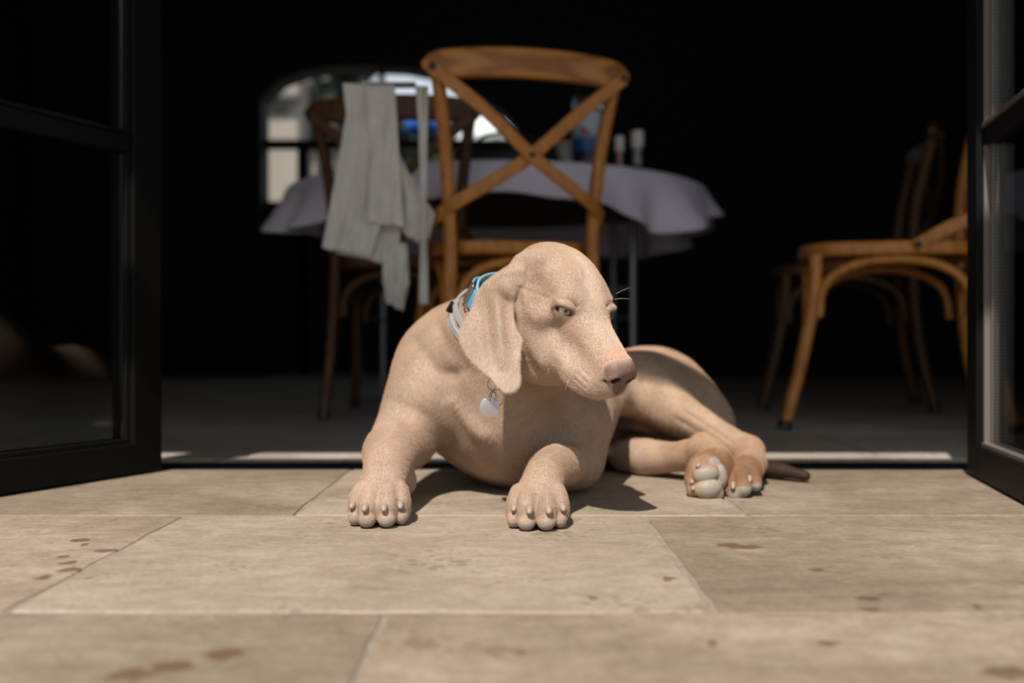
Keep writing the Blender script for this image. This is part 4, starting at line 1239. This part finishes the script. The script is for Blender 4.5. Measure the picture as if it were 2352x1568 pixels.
leafm = NT('dark_leaf', rough=0.6, color=(0.018, 0.035, 0.012)).m
tr = empty('street_tree', (W(790, 0, 8.6)[0], 8.6, 0), label='dark leafy tree crown over the street seen through the arch', cat='tree')
rt = random.Random(4)
vs2, fs2 = [], []
for i in range(2600):
    a = W(rt.gauss(790, 34), rt.gauss(120, 40), 8.6 + rt.gauss(0, 0.3))
    if a.z < W(0, 200, 8.6).z + 0.08 * math.sin(a.x * 9): continue
    n1 = Vector((rt.gauss(0, 1), rt.gauss(0, 1), rt.gauss(0, 1))).normalized() * 0.055
    n2 = n1.cross(Vector((rt.gauss(0, 1), rt.gauss(0, 1), rt.gauss(0, 1)))).normalized() * 0.028
    k = len(vs2); vs2 += [a - n1, a + n2, a + n1, a - n2]; fs2.append((k, k + 1, k + 2, k + 3))
o = pydata('foliage', vs2, fs2, leafm, tr, smooth=False); o['kind'] = 'stuff'
o.matrix_parent_inverse = Matrix.Translation(tr.location).inverted()
bm = bmesh.new(); sweep(bm, catmull([Vector((0, 0, 0)), Vector((0.03, 0, 1.2)), Vector((-0.02, 0, 2.3)), Vector((0.05, 0, 3.0))], 5), circ(0.09, 10), up=Vector((0, 1, 0)), scale=lambda t: 1 - 0.5 * t)
obj('trunk', bm, NT('bark', rough=0.9, color=(0.03, 0.022, 0.015)).m, tr)

hg = empty('hedge', (W(1000, 0, 9.6)[0], 9.6, 0), label='dark clipped hedge outside behind the blue parasol', cat='hedge')
vs2, fs2 = [], []
for i in range(3000):
    a = W(rt.uniform(884, 1098), rt.uniform(232, 560), 9.6 + rt.gauss(0, 0.12))
    n1 = Vector((rt.gauss(0, 1), rt.gauss(0, 1), rt.gauss(0, 1))).normalized() * 0.06
    n2 = n1.cross(Vector((rt.gauss(0, 1), rt.gauss(0, 1), rt.gauss(0, 1)))).normalized() * 0.035
    k = len(vs2); vs2 += [a - n1, a + n2, a + n1, a - n2]; fs2.append((k, k + 1, k + 2, k + 3))
o = pydata('foliage', vs2, fs2, leafm, hg, smooth=False); o['kind'] = 'stuff'
o.matrix_parent_inverse = Matrix.Translation(hg.location).inverted()
def parasol(x, y, z, r, h, mat, lab, name='parasol'):
    p = empty(name, (x, y, 0), label=lab, cat='parasol', group=None)
    bm = bmesh.new()
    top = bm.verts.new((0, 0, z + h)); ring = []
    for k in range(32):
        a = 2 * math.pi * k / 32
        sag = 1 - 0.05 * abs(math.sin(4 * a))
        ring.append(bm.verts.new((r * sag * math.cos(a), r * sag * math.sin(a), z + 0.03 * abs(math.sin(4 * a)))))
    mid = [bm.verts.new((v.co.x * 0.55, v.co.y * 0.55, z + h * 0.55)) for v in ring]
    for k in range(32):
        n = (k + 1) % 32
        bm.faces.new((ring[k], ring[n], mid[n], mid[k])); bm.faces.new((mid[k], mid[n], top))
    low = [bm.verts.new(v.co - Vector((0, 0, 0.07))) for v in ring]
    for k in range(32): bm.faces.new((ring[k], low[k], low[(k + 1) % 32], ring[(k + 1) % 32]))
    o = obj('canopy', bm, mat, p, angle=30)
    s = o.modifiers.new('thickness', 'SOLIDIFY'); s.thickness = 0.006
    bm = bmesh.new(); lathe(bm, [(0.022, 0), (0.022, z + h * 0.97), (0.015, z + h + 0.05)], 12); obj('pole', bm, grey_metal, p)
    bm = bmesh.new(); lathe(bm, [(0.25, 0), (0.25, 0.05), (0.05, 0.09)], 24); obj('base', bm, black_metal, p)
    return p
q = W(972, 290, 8.0)
parasol(q.x, 8.0, q.z, 0.155, 0.14, NT('blue_canvas', rough=0.7, color=(0.01, 0.10, 0.42)).m, 'small blue parasol outside seen past the apron tie')
q = W(1120, 330, 8.8)
parasol(q.x, 8.8, q.z, 0.30, 0.36, NT('white_canvas', rough=0.8, color=(0.62, 0.66, 0.64)).m, 'white parasol outside seen through the crossed back of the first chair')

# ---------------------------------------------------------------- collar, cord and tag of the dog
def ring_path(c, n1, n2, r1, r2, n=72):
    return [Vector(c) + Vector(n1) * r1 * math.cos(2 * math.pi * k / n) + Vector(n2) * r2 * math.sin(2 * math.pi * k / n) for k in range(n)]
from mathutils.bvhtree import BVHTree
_me = bpy.data.meshes['weimaraner_skin']
_bvh = BVHTree.FromPolygons([v.co.copy() for v in _me.vertices], [tuple(p.vertices) for p in _me.polygons])
def neck_loop(c, p1, p2, n=120, off=0.0015, smooth=6):
    """closed path lying on the skin in the plane through c, p1, p2; starts at p1 and passes p2"""
    c, a, b = Vector(c), Vector(p1) - Vector(c), Vector(p2) - Vector(c)
    e1 = a.normalized(); nn = a.cross(b).normalized(); e2 = nn.cross(e1)
    rad = []
    for k in range(n):
        t = 2 * math.pi * k / n
        d = e1 * math.cos(t) + e2 * math.sin(t)
        hit = _bvh.ray_cast(c, d, 0.4)[0]
        rad.append((hit - c).length if hit else 0.075)
    # under the jaw the loose throat skin folds over the collar
    for k in range(n):
        t = 2 * math.pi * k / n
        d = e1 * math.cos(t) + e2 * math.sin(t)
        rad[k] = min(rad[k], 0.13 - 0.072 * max(0.0, min(1.0, (d.x * 0.75 - d.y * 0.45 - 0.02) * 2.2)))
    for _ in range(smooth):
        rad = [max(rad[i], (rad[i - 1] + rad[i] + rad[(i + 1) % n]) / 3) if _ < 2 else (rad[i - 1] + rad[i] + rad[(i + 1) % n]) / 3 for i in range(n)]
    path = [c + (e1 * math.cos(2 * math.pi * k / n) + e2 * math.sin(2 * math.pi * k / n)) * (rad[k] + off) for k in range(n)]
    return path, nn, c
def outward(path, nn, c):
    def f(i):
        t = (path[(i + 1) % len(path)] - path[i - 1]).normalized()
        o = (path[i] - c).normalized()
        o = o - t * o.dot(t)
        return o.normalized()
    return f

blue = NT('sky_blue_webbing', rough=0.75, sheen=0.1)
_w = blue.n('TexWave', {'Vector': blue.coord('Object', rot=(0.7, 0.4, 0.2)), 'Scale': 260.0, 'Distortion': 0.5}, wave_type='BANDS')
blue.set('color', blue.mix(0.25, (0.085, 0.27, 0.40), blue.ramp(_w.outputs[1], [(0, (0.06, 0.20, 0.31)), (1, (0.13, 0.34, 0.48))])))
blue.set('normal', blue.bump(_w.outputs[1], 0.2, 0.0006))
pale_blue = NT('pale_blue_edging', rough=0.7, color=(0.30, 0.47, 0.50)).m
gun = NT('gunmetal', rough=0.3, metal=0.85, color=(0.33, 0.29, 0.26)).m
grey_cord = NT('grey_cord_rubber', rough=0.55, color=(0.26, 0.265, 0.27)).m
steel = NT('brushed_steel', rough=0.35, metal=0.75)
steel.set('color', (0.50, 0.47, 0.47))
steel.set('normal', steel.bump(steel.noise(steel.coord('Object', scale=(1, 1, 9)), 300, 2), 0.1, 0.0003))

# blue collar
col_c = Vector((0.012, 1.322, 0.246))
path, nn, cc = neck_loop(col_c, W(1097, 636, 1.36), W(1058, 722, 1.265), off=0.0036)
collar = empty('dog_collar', tuple(cc), label='sky blue webbing collar with a metal slider round the neck of the dog', cat='collar')
cinv = Matrix.Translation(cc).inverted()
def cpart(name, bm, mat, parent=collar, inv=cinv, **kw):
    o = obj(name, bm, mat, parent, **kw); o.matrix_parent_inverse = inv
    return o
bm = bmesh.new(); sweep(bm, path, rrect(0.0250, 0.0030, 0.0012), up=outward(path, nn, cc), closed=True); cpart('band', bm, blue.m)
for s in (-1, 1):
    pe = [p + nn * s * 0.0115 + (p - cc).normalized() * 0.0003 for p in path]
    bm = bmesh.new(); sweep(bm, pe, rrect(0.0016, 0.0034, 0.0007, 2), up=outward(pe, nn, cc), closed=True); cpart('stitched_edge', bm, pale_blue)
# folded end of the strap standing over the slider
i0 = min(range(len(path)), key=lambda i: (path[i] - W(1078, 655, 1.31)).length)
seg = [path[(i0 + k) % len(path)] for k in range(-7, 8)]
lift = [0.002, 0.004, 0.0055, 0.0065, 0.007, 0.0075, 0.0075, 0.0075, 0.007, 0.0065, 0.006, 0.005, 0.004, 0.003, 0.002]
pl = [p + (p - cc).normalized() * l for p, l in zip(seg, lift)]
ofs = [(p - cc).normalized() for p in pl]
def up2(i):
    t = (pl[min(i + 1, len(pl) - 1)] - pl[max(i - 1, 0)]).normalized(); o = ofs[i] - t * ofs[i].dot(t); return o.normalized()
bm = bmesh.new(); sweep(bm, pl, rrect(0.0260, 0.0032, 0.0013), up=up2); cpart('strap_end', bm, blue.m)
# slider: a bent wire frame
k0 = (i0 + 1) % len(path)
p0 = path[k0]; tt = (path[(k0 + 1) % len(path)] - path[k0 - 1]).normalized(); oo = (p0 - cc).normalized(); oo = (oo - tt * oo.dot(tt)).normalized()
bm = bmesh.new()
fr = [nn * a + tt * b for a, b in rrect(0.034, 0.011, 0.003, 4)]
sweep(bm, [p0 + oo * 0.0098 + v for v in fr], circ(0.0013, 8), up=oo, closed=True)
cpart('slider', bm, gun)
bm = bmesh.new(); sweep(bm, [p0 + oo * 0.0098 + nn * a for a in (-0.0165, 0, 0.0165)], circ(0.0013, 8), up=oo); cpart('slider_bar', bm, gun)

# grey double cord with the tag
cord_c = Vector((-0.002, 1.348, 0.218))
cpath, cn, c2 = neck_loop(cord_c, W(1047, 693, 1.37), W(1038, 770, 1.30), off=0.0028)
cord = empty('cord_collar', tuple(c2), label='thin grey double cord collar lying lower on the dog neck than the blue one', cat='collar')
c2i = Matrix.Translation(c2).inverted()
def cord_prof(r):
    h = r * 0.45
    top = [(r * q, h) for q in (0.9, 0.45, 0.33, 0.21, -0.21, -0.33, -0.45, -0.9)]
    return [(r, h * 0.5)] + top + [(-r, h * 0.5), (-r, -h), (r, -h)]
for s, r in ((-1, 0.0046), (1, 0.0042)):
    def sp(i, n=len(cpath)):
        return 0.5 + 0.5 * math.cos(2 * math.pi * (i / n) - 0.3)
    pp = [p + cn * s * (0.0042 + 0.0050 * sp(i)) for i, p in enumerate(cpath)]
    bm = bmesh.new(); sweep(bm, pp, [(a_, b_ - (0.0006 if abs(abs(a_) - r * 0.33) < r * 0.12 and b_ > 0 else 0)) for a_, b_ in cord_prof(r)], up=outward(pp, cn, c2), closed=True); cpart('cord', bm, grey_cord, cord, c2i)
i1 = min(range(len(cpath)), key=lambda i: (cpath[i] - W(1054, 805, 1.28)).length)
q0 = cpath[i1]; q1 = cpath[(i1 + 2) % len(cpath)]
bm = bmesh.new(); sweep(bm, [q0 + (q0 - c2).normalized() * 0.001, (q0 + q1) / 2 + (q0 - c2).normalized() * 0.0012, q1 + (q1 - c2).normalized() * 0.001], circ(0.0055, 14), up=cn); cpart('cord_clamp', bm, grey_cord, cord, c2i)
i2 = min(range(len(cpath)), key=lambda i: (cpath[i] - W(1046, 700, 1.35)).length)
q0 = cpath[i2]
bm = bmesh.new(); box(bm, q0 + (q0 - c2).normalized() * 0.003, (0.009, 0.007, 0.016), 0.0015, Quaternion((0, 1, 0), 0.5).to_matrix()); cpart('buckle', bm, black_metal, cord, c2i)

TD = 1.218
tag_o = empty('dog_tag', tuple(W(1125, 937, TD)), label='round blank steel tag hanging on rings from the grey cord below the ear', cat='tag')
ti = Matrix.Translation(W(1125, 937, TD)).inverted()
R_T = 0.0126
bm = bmesh.new()
rotx = Quaternion((1, 0, 0), R(90)) 
rings_ = []
for yy, rr in ((-0.0009, R_T - 0.0006), (-0.0006, R_T), (0.0006, R_T), (0.0009, R_T - 0.0006)):
    rings_.append([bm.verts.new(W(1125, 937, TD) + Vector((rr * math.cos(a), yy, rr * math.sin(a)))) for a in [2 * math.pi * k / 56 for k in range(56)]])
hc = Vector((0.0002, 0, 0.0094))
hr = [[bm.verts.new(W(1125, 937, TD) + hc + Vector((0.0014 * math.cos(a), yy, 0.0014 * math.sin(a)))) for a in [2 * math.pi * k / 56 for k in range(56)]] for yy in (-0.0009, 0.0009)]
for A_, B_ in zip(rings_, rings_[1:]):
    for k in range(56): bm.faces.new((A_[k], A_[(k + 1) % 56], B_[(k + 1) % 56], B_[k]))
for k in range(56):
    n_ = (k + 1) % 56
    bm.faces.new((rings_[0][k], rings_[0][n_], hr[0][n_], hr[0][k]))
    bm.faces.new((rings_[-1][k], rings_[-1][n_], hr[1][n_], hr[1][k]))
    bm.faces.new((hr[0][k], hr[0][n_], hr[1][n_], hr[1][k]))
cpart('disc', bm, steel.m, tag_o, ti)
def ring(px, py, d, r, ax, th=0.0008):
    a = Vector(ax).normalized(); e1 = a.orthogonal().normalized(); e2 = a.cross(e1)
    pp = [W(px, py, d) + e1 * r * math.cos(2 * math.pi * k / 36) + e2 * r * math.sin(2 * math.pi * k / 36) for k in range(36)]
    bm = bmesh.new(); sweep(bm, pp, circ(th, 8), up=a, closed=True)
    cpart('ring', bm, steel.m, tag_o, ti)
ring(1134, 911, TD, 0.0058, (0.9, 0.55, 0.1))
ring(1141, 914, TD + 0.003, 0.0098, (0.45, 1, 0.1), 0.0009)
ring(1129, 884, TD + 0.004, 0.0066, (0.7, 0.8, 0), 0.0008)
